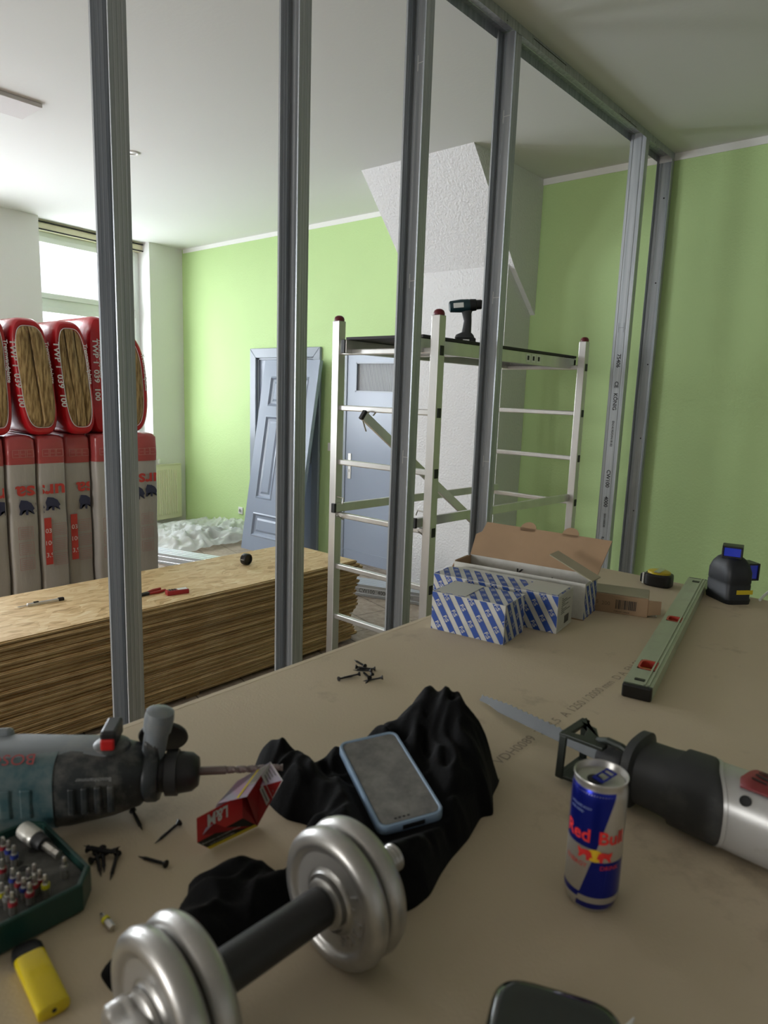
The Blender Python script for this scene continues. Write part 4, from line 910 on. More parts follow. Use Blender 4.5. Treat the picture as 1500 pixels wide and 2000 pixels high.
# ------------------------------------------------------------------ tape measure
a, b = PT(1252, 1142), PT(1304, 1152); dd = (b-a); Lt = dd.length*1.03
r = thing('tape_measure', 'black and yellow tape measure lying on its side near the far edge', 'tape measure', mat4=frame(a, dd))
YEL = mat('yellow_plastic', (0.62, 0.48, 0.02), 0.35)
mb = MB(); mb.prism([(Lt*0.5+Lt*0.5*math.copysign(abs(math.cos(t))**0.6, math.cos(t)), Lt*0.42+Lt*0.42*math.copysign(abs(math.sin(t))**0.6, math.sin(t))) for t in [2*PI*k/32 for k in range(32)]], 0, 0.034, BLACKP); mb.build('case', r, bevel=0.005, smooth=True)
mb = MB(); mb.lathe([(Lt*0.42, 0.0335), (Lt*0.41, 0.039), (Lt*0.36, 0.041), (0.001, 0.041)], YEL, TR(Lt*0.5, Lt*0.42, 0) @ Matrix.Diagonal((1, 0.85, 1, 1))); mb.build('yellow_side', r, smooth=True)
mb = MB(); mb.rbox((Lt*0.4, 0.004, 0.040), (Lt*0.62, Lt*0.75, 0.0425), 0.001, STEELM); mb.build('belt_clip', r)
mb = MB(); mb.rbox((-0.008, 0.01, 0.006), (0.004, 0.035, 0.03), 0.003, BLACKP); mb.rbox((-0.001, 0.006, 0.003), (0.004, 0.01, 0.034), 0.001, SLOT); mb.build('nose', r)

# ------------------------------------------------------------------ laser level
a, b = PT(1366, 1174), PT(1399, 1184); c = PT(1437, 1166)
ex = Vector((b.x-a.x, b.y-a.y, 0)).normalized()
ex = Vector((c.x-b.x, c.y-b.y, 0)).normalized(); ctr = (a+c)/2; ctr.z = TZ
M_ = frame(ctr+Vector((0.0, 0.0, 0)), Vector((1, 0.05, 0)))
M_ = TR(ctr.x+0.017, ctr.y+0.018, TZ) @ RZ(math.radians(50)) @ Matrix.Diagonal((1, 1, 0.93, 1))
r = thing('laser_level', 'black self-levelling laser box with blue lens windows standing upright', 'laser level', mat4=M_)
BLR = mat('blue_black_rubber', (0.010, 0.012, 0.016), 0.5)
W2 = 0.048; D2v = 0.036
Mz = Matrix(((0, -1, 0, 0), (0, 0, 1, 0), (1, 0, 0, 0), (0, 0, 0, 1)))
mb = MB(); mb.loft([(0, 0, 0, D2v-0.002, W2+0.001, 6), (0.012, 0, 0, D2v, W2+0.002, 6), (0.016, 0, 0, D2v-0.002, W2-0.001, 6), (0.05, 0, 0, D2v, W2, 5), (0.054, 0, 0, D2v-0.001, W2-0.001, 5), (0.058, 0, 0, D2v, W2, 5), (0.085, 0, 0, D2v, W2-0.001, 5), (0.105, 0, 0, D2v-0.003, W2-0.008, 4), (0.118, 0, 0, D2v-0.010, W2-0.018, 4), (0.122, 0, 0, D2v-0.014, W2-0.024, 4)], BLR, Mz, n=40); mb.build('body', r, smooth=True)
LB = mat('blue_glass_with_glow', (0.02, 0.05, 0.55), 0.10, spec=1.0, emit=((0.02, 0.06, 1.0), 0.02))  # faint emission imitates light caught by the blue glass
def lens_box(nm, M):
    q = MB(); w, h = 0.024, 0.026
    for x0, y0, z0, x1, y1, z1 in ((-w, -0.022, 0, -w+0.005, 0.022, h), (w-0.005, -0.022, 0, w, 0.022, h), (-w, -0.022, h, w, 0.022, h+0.005), (-w, -0.022, -0.003, w, 0.022, 0.003)): q.rbox((x0, y0, z0), (x1, y1, z1), 0.0015, BLACKP, M)
    q.rbox((-w*0.1, -0.016, 0.002), (w*0.2, 0.016, h), 0.001, BLACKP, M); o = q.build(nm, r)
    q = MB(); q.box((-w+0.004, -0.019, 0.003), (w-0.004, -0.017, h), LB, M); q.box((-w+0.004, 0.017, 0.003), (w-0.004, 0.019, h), LB, M); q.build('lens', o)
lens_box('top_window', TR(0, 0, 0.122) @ RZ(math.radians(-38)))
lens_box('side_window', TR(0.036, 0, 0.082) @ RY(PI/2) @ RZ(0))
mb = MB(); mb.rbox((0.0, -0.0, 0), (0.045, 0.012, 0.0008), 0.0003, YEL, TR(-0.012, -W2-0.0004, 0.028) @ RX(PI/2)); mb.build('yellow_label', r)

# white cable at the right edge
p = PT(1487, 1169, 0.004); q = PT(1510, 1150, 0.03)
mb = MB(); pts = [PT(1470, 1176, 0.004), p, Vector((p.x+0.03, p.y-0.005, TZ+0.012)), Vector((p.x+0.09, p.y-0.03, TZ+0.03)), Vector((p.x+0.2, p.y-0.08, TZ+0.02)), Vector((p.x+0.32, p.y-0.1, TZ+0.004))]
pts = [PT(1484, 1172, 0.004), PT(1494, 1162, 0.010), PT(1510, 1148, 0.018), PT(1540, 1150, 0.012), PT(1580, 1170, 0.004)]
mb.tube(pts, 0.0035, SLOT, n=12); tag(mb.build('cable', smooth=True), 'white cable end at the right edge of the photo behind the laser level', 'cable')

# ------------------------------------------------------------------ energy drink can
cp = PT(1152, 1750); az = math.atan2(-cp.y, -cp.x)
r = thing('drink_can', 'slim blue and silver energy drink can with lifted blue tab, standing opened', 'can', mat4=TR(cp.x, cp.y, TZ) @ RZ(az+math.radians(2)))
SILV = mat('can_silver', (0.60, 0.585, 0.56), 0.33, 0.85); CBLUE = mat('can_blue', (0.012, 0.022, 0.30), 0.25, 0.7); CRED = mat('can_red', (0.75, 0.03, 0.03), 0.4); CYEL = mat('can_yellow', (0.85, 0.55, 0.03), 0.4)
CR = 0.0262
mb = MB(); mb.lathe([(0.020, 0.002), (0.0215, 0.0), (0.0225, 0.001), (0.0245, 0.007), (CR, 0.012), (CR, 0.120), (0.0258, 0.1235), (0.0245, 0.128), (0.0252, 0.1315), (0.0258, 0.134), (0.0254, 0.135), (0.0246, 0.1345), (0.0235, 0.129), (0.0228, 0.1275), (0.0225, 0.1285), (0.001, 0.1285)], SILV, n=64); mb.build('body', r, smooth=True)
def cyl(poly, off=0.00015):
    return [((CR+off)*math.cos(p[0]/CR), (CR+off)*math.sin(p[0]/CR), p[1]) for p in poly]
def patch(mb, fl, fr, z0, z1, m, nz=24, nu=30, off=0.00012):
    vs = []; fs = []
    for j in range(nz+1):
        z = z0+(z1-z0)*j/nz; a, b = fl(z), fr(z)
        rad = CR+off
        if z > 0.120: rad = np.interp(z, [0.120, 0.1235, 0.128], [CR, 0.0258, 0.0245])+off
        if z < 0.012: rad = np.interp(z, [0.001, 0.007, 0.012], [0.0225, 0.0245, CR])+off
        for i in range(nu+1): u = a+(b-a)*i/nu; vs.append((rad*math.cos(u/CR), rad*math.sin(u/CR), z))
    for j in range(nz):
        for i in range(nu): k = j*(nu+1)+i; fs.append((k, k+1, k+nu+2, k+nu+1))
    mb.add(vs, fs, m)
# on the cylinder +u runs to the viewer's right
div = lambda z: -0.014+(z-0.012)*0.028/0.106
HC = PI*CR/2
mb = MB(); E_ = lambda z: HC
patch(mb, lambda z: -2*HC+div(z)+0.0, lambda z: div(z), 0.069, 0.127, CBLUE); patch(mb, lambda z: div(z), lambda z: 2*HC+div(z), 0.018, 0.056, CBLUE)
patch(mb, lambda z: div(z), lambda z: 2*HC+div(z), 0.004, 0.0115, CBLUE, nz=6); patch(mb, lambda z: -2*HC+div(z), lambda z: div(z), 0.0145, 0.0205, CBLUE, nz=4)
mb.build('blue_panels', r, smooth=True)
mb = MB()
def cylt(t, size, u0, z0, m, sx=1.0, off=0.0004, bold=True):
    v, tr, w = text_tris(t, bold)
    for a in tr: mb.add(cyl([(u0+v[i][0]*size*sx, z0+v[i][1]*size) for i in a], off), [(0, 1, 2)], m)
    return w*size*sx
w1 = cylt('Red', 0.0185, -0.0335, 0.0755, CRED, 1.0); cylt('Bull', 0.0185, 0.0025, 0.0755, CRED, 1.0)
cylt('ENERGY', 0.0062, -0.030, 0.0485, CRED, 1.05, bold=False); cylt('DRINK', 0.0062, 0.006, 0.0485, CRED, 1.05, bold=False)
cylt('VITALIZES BODY', 0.0032, -0.030, 0.108, mat('pale_blue_ink', (0.25, 0.32, 0.55), 0.4), 1.0, bold=False); cylt('AND MIND', 0.0032, -0.030, 0.103, MATS['pale_blue_ink'], 1.0, bold=False)
mb.build('red_lettering', r)
mb = MB(); sun = [(0.0085*math.cos(2*PI*k/20), 0.0625+0.0065*math.sin(2*PI*k/20)) for k in range(20)]
for k in range(20): mb.add(cyl([(0, 0.0625), sun[k], sun[(k+1) % 20]], 0.0003), [(0, 1, 2)], CYEL)
bull = [(0.002, 0.060), (0.0035, 0.0655), (0.0065, 0.0672), (0.0105, 0.0665), (0.014, 0.0655), (0.0168, 0.0675), (0.016, 0.063), (0.0148, 0.0615), (0.0158, 0.057), (0.0138, 0.0572), (0.0128, 0.061), (0.0095, 0.0612), (0.0065, 0.0605), (0.0075, 0.0562), (0.0050, 0.0565), (0.0040, 0.0598)]
for s in (-1, 1):
    pc = (s*0.0085, 0.0635)
    for k in range(len(bull)): a, b = bull[k], bull[(k+1) % len(bull)]; mb.add(cyl([pc, (s*a[0], a[1]), (s*b[0], b[1])], 0.0005), [(0, 1, 2)], CRED)
mb.build('bull_emblem', r)
mb = MB(); lidm = mat('can_lid', (0.52, 0.53, 0.46), 0.4, 0.7)
mb.lathe([(0.0226, 0.1284), (0.0226, 0.1288), (0.001, 0.1288)], lidm, n=48); mb.build('lid', r, smooth=True)
mb = MB(); mb.prism([(0.004+0.0095*math.cos(2*PI*k/24), -0.006+0.0075*math.sin(2*PI*k/24)) for k in range(24)], 0.1289, 0.1292, DARKG, RZ(0.1)); mb.build('opening', r)
mb = MB(); TB = CBLUE; Mt = RZ(math.radians(148)) @ TR(-0.004, 0, 0.1305) @ RY(math.radians(-14))
Mt = TR(0.004, 0.0, 0.1308) @ RZ(math.radians(140)) @ RY(math.radians(-10))
for x0, y0, x1, y1 in ((-0.006, -0.0065, -0.001, 0.0065), (-0.001, -0.0065, 0.007, -0.0045), (-0.001, 0.0045, 0.007, 0.0065), (0.007, -0.0065, 0.0095, 0.0065), (0.0095, -0.0065, 0.0135, -0.0045), (0.0095, 0.0045, 0.0135, 0.0065), (0.0135, -0.0065, 0.016, 0.0065)):
    mb.box((x0, y0, 0), (x1, y1, 0.0011), TB, Mt)
mb.build('tab', r, bevel=0.0004)

# ------------------------------------------------------------------ dumbbell
cl, crr = PT(286, 2003, 0.0605), PT(637, 1764, 0.0605)
ax = (crr-cl); ax.z = 0; S = ax.length; RP = 0.0605
M_ = frame((cl.x, cl.y, TZ+RP), ax) @ RY(PI/2)        # local z along the bar, away from the viewer
r = thing('dumbbell', 'silver dumbbell with a black grip, resting on the black garment', 'dumbbell', mat4=M_)
CHR = mat('cast_silver', (0.50, 0.49, 0.47), 0.36, 0.85, bump=0.0006, bscale=30, dust=((0.36, 0.35, 0.33), 18, 0.4, 0.8))
CHF = mat('cast_silver_face', (0.44, 0.43, 0.41), 0.42, 0.75, bump=0.0006, bscale=120)
def plate(name, z, lab=None):
    t = 0.0205
    pr = [(0.013, 0.004), (0.0245, 0.004), (0.0245, 0.0015), (0.027, 0.0045), (0.042, 0.0045), (0.0445, 0.003), (0.0465, 0.0005), (0.050, 0.0), (0.0555, 0.0012), (0.0592, 0.005), (RP, t/2)]
    pr = pr+[(a, t-b) for a, b in pr[::-1][1:]]
    q = MB(); q.lathe(pr, CHR, TR(0, 0, z), n=72, cap=False); o = q.build(name, r, smooth=True, angle=55)
    q = MB(); q.lathe([(0.0285, 0.00425), (0.0415, 0.00425)], CHF, TR(0, 0, z), n=64, cap=False); q.build('recessed_face', o, smooth=True)
    return o
pl = [plate('plate', 0.0), plate('plate', 0.0215), plate('plate', S-0.0), plate('plate', S+0.0215)]
q = MB()
for k, ch in enumerate('1,25KG'):
    ph = math.radians(-118+k*17); rv = Vector((math.cos(ph), math.sin(ph), 0)); uv = Vector((-math.sin(ph), math.cos(ph), 0))
    Mk = Matrix((uv, rv, uv.cross(rv)*-1)).transposed().to_4x4(); Mk.translation = rv*0.0305+Vector((0, 0, S+0.0035)); q.text(ch, 0.0115, CHR, Mk @ TR(-0.004, 0, 0), bold=True)
q.build('embossed_weight', pl[2], solid=0.0015)
GR = mat('black_grip', (0.018, 0.018, 0.018), 0.5, bump=0.0004, bscale=200)
q = MB(); q.lathe([(0.012, 0.042), (0.0165, 0.042), (0.0165, S-0.006), (0.0150, S-0.006), (0.0150, S)], GR, n=40); q.lathe([(0.019, S-0.004), (0.0215, S-0.002), (0.0215, S+0.004)], CHR, n=40); q.build('grip', r, smooth=True)
def thread(z0, z1):
    pr = []; z = z0
    while z < z1: pr += [(0.0112, z), (0.0128, z+0.0012), (0.0128, z+0.0022), (0.0112, z+0.0034)]; z += 0.0046
    return [(0.0005, z0)]+pr+[(0.0085, z1+0.001), (0.0005, z1+0.001)]
q = MB(); q.lathe(thread(S+0.042, S+0.085), CHR, n=32); q.build('threaded_bar', r, smooth=True, angle=80); q = MB(); q.lathe(thread(-0.028, 0.0), CHR, n=32); q.build('threaded_bar', r, smooth=True, angle=80)
q = MB(); n = 48; star = []
for j in range(n): t = 2*PI*j/n; star.append((0.0215+0.0042*math.copysign(abs(math.cos(3*t))**0.8, math.cos(3*t)), t))
q.rings([[(rr*f*math.cos(t), rr*f*math.sin(t), z) for rr, t in star] for f, z in ((0.86, -0.022), (1, -0.019), (1, -0.007), (0.9, -0.004))], CHR)
q.lathe([(0.021, -0.005), (0.024, -0.003), (0.024, 0.001)], CHR, n=40); q.lathe([(0.0235, 0.001), (0.0235, 0.003)], BLACKP, n=40); q.build('star_collar', r, smooth=True, angle=50)

# ------------------------------------------------------------------ black garment, a crumpled heap
CLOTH = mat('black_fabric', (0.0032, 0.0034, 0.0038), 0.9, bump=0.0012, bscale=260, sheen=0.03, spec=0.15)
fh = 0.05
outl = [(497, 1442, .045), (530, 1441, .045), (560, 1443, .045), (578, 1468, .035), (600, 1476, .03), (630, 1482, .03), (650, 1452, .035), (680, 1436, .04), (715, 1428, .045), (742, 1408, .05), (772, 1404, .05), (776, 1372, .07), (795, 1352, .08), (820, 1340, .085), (850, 1330, .09), (875, 1334, .09),
        (905, 1358, .085), (935, 1392, .08), (955, 1425, .07), (975, 1460, .055), (980, 1480, .03), (974, 1520, .01), (962, 1555, 0), (964, 1594, 0), (940, 1596, 0), (915, 1640, 0), (880, 1680, 0), (860, 1710, 0), (840, 1750, 0), (810, 1775, 0), (770, 1792, 0), (700, 1790, 0), (640, 1740, 0), (600, 1760, 0), (560, 1800, 0), (500, 1850, 0), (440, 1890, 0), (400, 1910, 0), (340, 1960, 0), (260, 1960, 0), (216, 1938, 0), (192, 1902, 0), (240, 1860, 0), (300, 1830, 0), (335, 1795, 0), (352, 1765, .005), (366, 1735, .01), (368, 1700, .015),
        (400, 1688, .018), (440, 1670, .02), (470, 1662, .02), (520, 1668, .02), (556, 1685, .018), (575, 1668, 0), (590, 1645, 0), (620, 1625, 0), (600, 1612, 0), (560, 1602, 0), (538, 1585, 0), (515, 1560, 0), (505, 1520, .01), (497, 1480, .03)]
OP = np.array([[p.x, p.y] for p in (PT(a, b, h*0.9) for a, b, h in outl)])
def resample(P, n=520):
    Q = np.vstack([P, P[:1]]); d = np.r_[0, np.cumsum(np.hypot(*np.diff(Q, axis=0).T))]; t = np.linspace(0, d[-1], n, endpoint=False)
    R_ = np.c_[np.interp(t, d, Q[:, 0]), np.interp(t, d, Q[:, 1])]
    for _ in range(4): R_ = (np.roll(R_, 1, 0)+2*R_+np.roll(R_, -1, 0))/4
    return R_
OPs = resample(OP)
def inside(P, X, Y):
    c = np.zeros(X.shape, bool); n = len(P)
    for i in range(n):
        x1, y1 = P[i-1]; x2, y2 = P[i]
        if y1 == y2: continue
        k = ((Y < y1) != (Y < y2)) & (X < (x2-x1)*(Y-y1)/(y2-y1)+x1); c ^= k
    return c
gs = 0.0026
gx = np.arange(OPs[:, 0].min()-gs*2, OPs[:, 0].max()+gs*2, gs); gy = np.arange(OPs[:, 1].min()-gs*2, OPs[:, 1].max()+gs*2, gs)
X, Y = np.meshgrid(gx, gy); ins_ = inside(OPs, X, Y)
D = np.full(X.shape, 9.0); NI = np.zeros(X.shape, int)
for i, (px_, py_) in enumerate(OPs):
    d = np.hypot(X-px_, Y-py_); k = d < D; D[k] = d[k]; NI[k] = i
Z = np.zeros(X.shape)
lumps = [(875, 1395, .07, .040, .052), (930, 1450, .05, .04, .030), (820, 1420, .05, .03, .018), (690, 1470, .03, .035, .012), (530, 1465, .03, .03, .020), (450, 1720, .01, .04, .004), (760, 1640, .02, .04, .010), (900, 1540, .03, .04, .016)]
LP = [(PT(a, b, h), s, amp) for a, b, h, s, amp in lumps]
for j in range(X.shape[0]):
    for i in range(X.shape[1]):
        if not ins_[j, i]: continue
        x, y = X[j, i], Y[j, i]; d = D[j, i]
        p = Vector((x*13, y*13, 1.3)); w = Vector((noise.noise(p), noise.noise(p+Vector((5, 2, 1))), 0))
        q1 = Vector((x*16+w.x*1.6, y*9+w.y*1.6, 0)); f1 = 1-abs(noise.noise(q1))*2.1
        q2 = Vector((x*30+y*18+w.x*2.2, y*34-x*10+w.y*2.2, 4)); f2 = 1-abs(noise.noise(q2))*2.1
        env = 1-math.exp(-d/0.014)
        lowp = 1.0 if (y > 0.44 or x > -0.36) else 0.55
        lc = LP[0][0]; cal = 1-0.45*math.exp(-((x-lc.x)**2+(y-lc.y)**2)/(2*0.05**2))
        z = env*((0.027+0.024*f1*cal+0.012*f2*cal)*lowp)
        for c_, s_, a_ in LP: z += a_*math.exp(-((x-c_.x)**2+(y-c_.y)**2)/(2*s_*s_))*env
        Z[j, i] = max(0.0015, z)
# what lies on the cloth presses it down
axn = ax.normalized(); nrm = Vector((-axn.y, axn.x, 0))
S_ = (X-cl.x)*axn.x+(Y-cl.y)*axn.y; T_ = (X-cl.x)*nrm.x+(Y-cl.y)*nrm.y
def press(mask, lim): Z[mask] = np.minimum(Z[mask], lim[mask])
for s0, s1, rad in ((-0.004, 0.046, RP), (S-0.004, S+0.046, RP)):
    m_ = (S_ > s0) & (S_ < s1) & (np.abs(T_) < rad*0.985); lim = np.full(X.shape, 9.0); lim[m_] = np.maximum(RP-np.sqrt(rad**2-T_[m_]**2)-0.002, 0.0012); press(m_, lim)
m_ = (np.abs(T_) < 0.024) & (S_ > -0.06) & (S_ < S+0.1); press(m_, np.full(X.shape, RP-0.019-0.003))
PH = [PT(672, 1472, .056), PT(765, 1437, .058), PT(856, 1558, .050), PT(745, 1612, .050)]
pc = sum(PH, Vector())/4; pex = ((PH[3]+PH[2])-(PH[0]+PH[1])).normalized(); pn = pex.cross((PH[1]-PH[0])).normalized()
if pn.z < 0: pn = -pn
pn = (pn+Vector((0.06, -0.10, 0))).normalized(); pey = pn.cross(pex).normalized(); pex = pey.cross(pn)
PHM = Matrix((pex, pey, pn)).transposed().to_4x4(); PHM.translation = pc
inv = PHM.inverted()
U = (X-pc.x)*pex.x+(Y-pc.y)*pex.y; V_ = (X-pc.x)*pey.x+(Y-pc.y)*pey.y
m_ = (np.abs(U) < 0.080) & (np.abs(V_) < 0.045)
zp = pc.z-TZ-(pn.x*(X-pc.x)+pn.y*(Y-pc.y))/pn.z-0.012
press(m_, zp)
do_ = np.hypot(np.maximum(np.abs(U)-0.078, 0), np.maximum(np.abs(V_)-0.043, 0)); press(do_ > 0, np.maximum(zp+do_*0.9, 0.004))
m2 = (np.abs(U) < 0.055) & (np.abs(V_) < 0.026); Z[m2] = np.maximum(Z[m2], zp[m2]-0.004)
for _ in range(1):
    Zs = (Z+np.roll(Z, 1, 0)+np.roll(Z, -1, 0)+np.roll(Z, 1, 1)+np.roll(Z, -1, 1))/5; Z = np.where(ins_, np.minimum(Z+0.002, Zs), 0.0)
near = np.zeros(ins_.shape, bool)
for dy in (-1, 0, 1):
    for dx in (-1, 0, 1): near |= np.roll(np.roll(ins_, dy, 0), dx, 1)
idx = -np.ones(X.shape, int); vs = []
for j in range(X.shape[0]):
    for i in range(X.shape[1]):
        if near[j, i]:
            idx[j, i] = len(vs)
            if ins_[j, i]: vs.append((X[j, i], Y[j, i], TZ+Z[j, i]+0.0008))
            else: q = OPs[NI[j, i]]; vs.append((q[0], q[1], TZ+0.0003))
fs = []
for j in range(X.shape[0]-1):
    for i in range(X.shape[1]-1):
        k = (idx[j, i], idx[j, i+1], idx[j+1, i+1], idx[j+1, i])
        if min(k) >= 0 and (ins_[j, i] or ins_[j, i+1] or ins_[j+1, i+1] or ins_[j+1, i]): fs.append(k)
mb = MB(); mb.add(vs, fs, CLOTH); tag(mb.build('crumpled_garment', smooth=True, angle=180), 'crumpled black fabric garment heaped on the plasterboard under the phone', 'garment')

# ------------------------------------------------------------------ phone
r = thing('smartphone', 'smartphone in a pale blue-grey case with a dusty screen, lying on the black garment', 'phone', mat4=PHM)
PHC = mat('phone_case', rgb(134, 158, 182), 0.35); PHS = mat('dusty_screen', (0.10, 0.10, 0.10), 0.28, spec=0.8, coat=0.5, dust=((0.27, 0.265, 0.25), 30, 0.35, 0.75))
def rrect(hx, hy, rad, z, n=6): 
    o = []
    for sx, sy, a0 in ((1, 1, 0), (-1, 1, 1), (-1, -1, 2), (1, -1, 3)):
        for k in range(n+1): t = (a0+k/n)*PI/2; o.append((sx*(hx-rad)+rad*math.cos(t), sy*(hy-rad)+rad*math.sin(t), z))
    return o
hx, hy = 0.0745, 0.0385
mb = MB(); mb.rings([rrect(hx-0.002, hy-0.002, 0.010, -0.012), rrect(hx, hy, 0.011, -0.010), rrect(hx, hy, 0.011, -0.001), rrect(hx-0.0008, hy-0.0008, 0.0105, 0.0006), rrect(hx-0.003, hy-0.003, 0.009, 0.0006), rrect(hx-0.0042, hy-0.0042, 0.008, -0.001)], PHC); mb.build('case', r, smooth=True, angle=50)
mb = MB(); mb.add(rrect(hx-0.0045, hy-0.0045, 0.0075, -0.0002), [tuple(range(28))], PHS); mb.add(rrect(hx-0.0043, hy-0.0043, 0.0077, -0.0004), [tuple(range(28))], BLACKP); mb.build('screen', r)
mb = MB()
for k in range(4): mb.rbox((hx-0.0105, -0.018+k*0.005, 0.0), (hx-0.0085, -0.0155+k*0.005, 0.0004), 0.0002, BLACKP)
mb.rbox((hx-0.0005, -0.012, -0.008), (hx+0.0006, 0.014, -0.002), 0.0005, BLACKP); mb.build('ports', r)
r_phone = r

# ------------------------------------------------------------------ cigarette pack (bent at the flip top)
CGR = mat('pack_red', (0.62, 0.025, 0.03), 0.35, coat=0.3); CGD = mat('pack_dark_red', (0.30, 0.012, 0.015), 0.4); CGP = mat('pack_pink_photo', (0.50, 0.34, 0.46), 0.35, col2=(0.42, 0.42, 0.50), vscale=(60, 60, 60)); CGY = mat('pack_yellow', (0.75, 0.60, 0.02), 0.4); CGG = mat('pack_pale_grey', (0.50, 0.49, 0.45), 0.45)
J, I_, G_, H1 = PT(410, 1658, 0.0006), PT(503, 1613, 0.0006), PT(385, 1646, .019), PT(474, 1598, .020)
E1, D1_ = PT(384, 1598, .046), PT(473, 1551, .047)
org = G_.copy(); exx = (H1-G_).normalized(); 
# lower part: a box from the dark printed underside (G-H-I-J) and the red face (E-D-H-G)
r = thing('cigarette_pack', 'red and white cigarette pack lying bent against the black garment', 'cigarette pack', (J.x, J.y, TZ))
def wl_(p): return Vector(p)-Vector((J.x, J.y, TZ))
back_up = (E1-G_); dep = (J-G_)
E2, D2q = E1+dep*1.0, D1_+(I_-H1)*1.0
mb = MB()
P8 = [wl_(p) for p in (G_, H1, I_, J, E1, D1_, D2q, E2)]
mb.add(P8, [(0, 1, 5, 4)], CGR); mb.add(P8, [(0, 3, 2, 1)], BLACKP); mb.add(P8, [(1, 2, 6, 5)], CGD); mb.add(P8, [(3, 0, 4, 7), (4, 5, 6, 7), (2, 3, 7, 6)], CGD); bx = mb.build('red_front', r)
# upper part leaning on the cloth
A1, B1, K1, L1 = PT(528, 1488, .072), PT(552, 1524, .056), PT(418, 1580, .046), PT(464, 1525, .062)
C1 = I_; Kk = PT(424, 1570, .044)
mb = MB(); Dn = PT(482, 1556, .049); 
side = [wl_(p) for p in (A1, B1, C1, Dn)]
mb.add(side, [(0, 1, 2, 3)], CGD)
topq = [wl_(p) for p in (A1, Dn, Kk, L1)]
mb.add(topq, [(0, 1, 2, 3)], CGP)
lowr = Vector((0.004, 0.018, -0.028))
mb.add([wl_(A1), wl_(L1), wl_(L1)+Vector((-0.002, 0.01, -0.018)), wl_(B1)], [(0, 1, 2, 3)], CGP); mb.add([wl_(L1), wl_(Kk), wl_(E1)+Vector((0.004, 0.004, -0.02)), wl_(L1)+Vector((-0.002, 0.01, -0.018))], [(0, 1, 2, 3)], CGP); mb.add([wl_(L1)+Vector((-0.002, 0.01, -0.018)), wl_(E1)+Vector((0.004, 0.004, -0.02)), wl_(C1), wl_(B1)], [(0, 1, 2, 3)], CGD)
up_ = mb.build('pack_body', r)
def quadface(P, Q, S, m, mbx, off=0.0004, u0=0, u1=1, v0=0, v1=1):
    """sub-rectangle of the quad P (origin), Q (u end), S (v end)"""
    nn = (Q-P).cross(S-P).normalized(); o = []
    for u, v in ((u0, v0), (u1, v0), (u1, v1), (u0, v1)): o.append(P+(Q-P)*u+(S-P)*v+nn*off)
    mbx.add(o, [(0, 1, 2, 3)], m)
mb = MB()
g, h_, e, d_, j_, i_ = [wl_(p) for p in (G_, H1, E1, D1_, J, I_)]
for f in (-1, 1):
    pass
nn = (h_-g).cross(e-g).normalized(); ctr_box = sum(P8, Vector())/8
if nn.dot(g-ctr_box) < 0: nn = -nn
Mf = Matrix(((h_-g).normalized(), (e-g).normalized(), nn)).transposed().to_4x4(); Mf.translation = g+nn*0.0005
wL, hL = (h_-g).length, (e-g).length
def fm(p): return (wL*0.62-p[0], hL*0.80-p[1])     # printed upside down
mb.text('L&M', 0.0165, WTXT, Mf, fn=lambda p: (wL*0.66-p[0]*0.86, hL*0.90-p[1]*1.15), bold=True)
nb = (i_-j_).cross(g-j_).normalized()
if nb.dot(j_-ctr_box) < 0: nb = -nb
Mb2 = Matrix(((i_-j_).normalized(), (g-j_).normalized(), nb)).transposed().to_4x4(); Mb2.translation = j_+nb*0.0005
wB, hB = (i_-j_).length, (g-j_).length
mb.add([(0, 0, 0), (wB, 0, 0), (wB, hB*0.28, 0), (0, hB*0.28, 0)], [(0, 1, 2, 3)], CGY, Mb2)
mb.text('Rauchen verursacht Herz-', 0.0044, WTXT, Mb2, fn=lambda p: (p[0]+0.002, p[1]+hB*0.66), sx=1.0); mb.text('und Lungenkrebs', 0.0044, WTXT, Mb2, fn=lambda p: (p[0]+0.006, p[1]+hB*0.36), sx=1.0)
mb.build('printed_front', bx)
mb = MB(); A_, B_, C_, N_ = side
sn = (B_-A_).cross(N_-A_).normalized(); 
if sn.dot(Vector((EYE.x-J.x, EYE.y-J.y, 0.49))-A_) < 0: sn = -sn
def sq(u0, v0, u1, v1, m, off=0.0004):
    o = []
    for u, v in ((u0, v0), (u1, v0), (u1, v1), (u0, v1)):
        a = A_.lerp(N_, u); b = B_.lerp(C_, u); o.append(a.lerp(b, v)+sn*off)
    mb.add(o, [(0, 1, 2, 3)], m)
sq(0, 0, 0.40, 1, CGG); sq(0.48, 0.28, 0.60, 0.92, CGG)
for k in range(4):
    sq(0.06+k*0.08, 0.12, 0.085+k*0.08, 0.88, mat('grey_print', (0.16, 0.15, 0.14), 0.5), 0.0007)
sq(0.52, 0.35, 0.56, 0.85, MATS['grey_print'], 0.0007)
mb.build('tax_stamp', up_)
mb = MB(); tn = (topq[1]-topq[0]).cross(topq[2]-topq[0]).normalized(); tn = tn if tn.z > 0 else -tn
def tq(u0, v0, u1, v1, m, off=0.0005):
    o = []
    for u, v in ((u0, v0), (u1, v0), (u1, v1), (u0, v1)):
        a = topq[0].lerp(topq[1], v); b = topq[3].lerp(topq[2], v); o.append(a.lerp(b, 1-u)+tn*off)
    mb.add(o, [(0, 1, 2, 3)], m)
tq(0.62, 0.05, 0.70, 0.97, CGY); tq(0.74, 0.06, 0.97, 0.6, CGG)
for k in range(3): tq(0.76+k*0.07, 0.1, 0.79+k*0.07, 0.55, MATS['grey_print'], 0.0008)
mb.build('warning_print', up_)

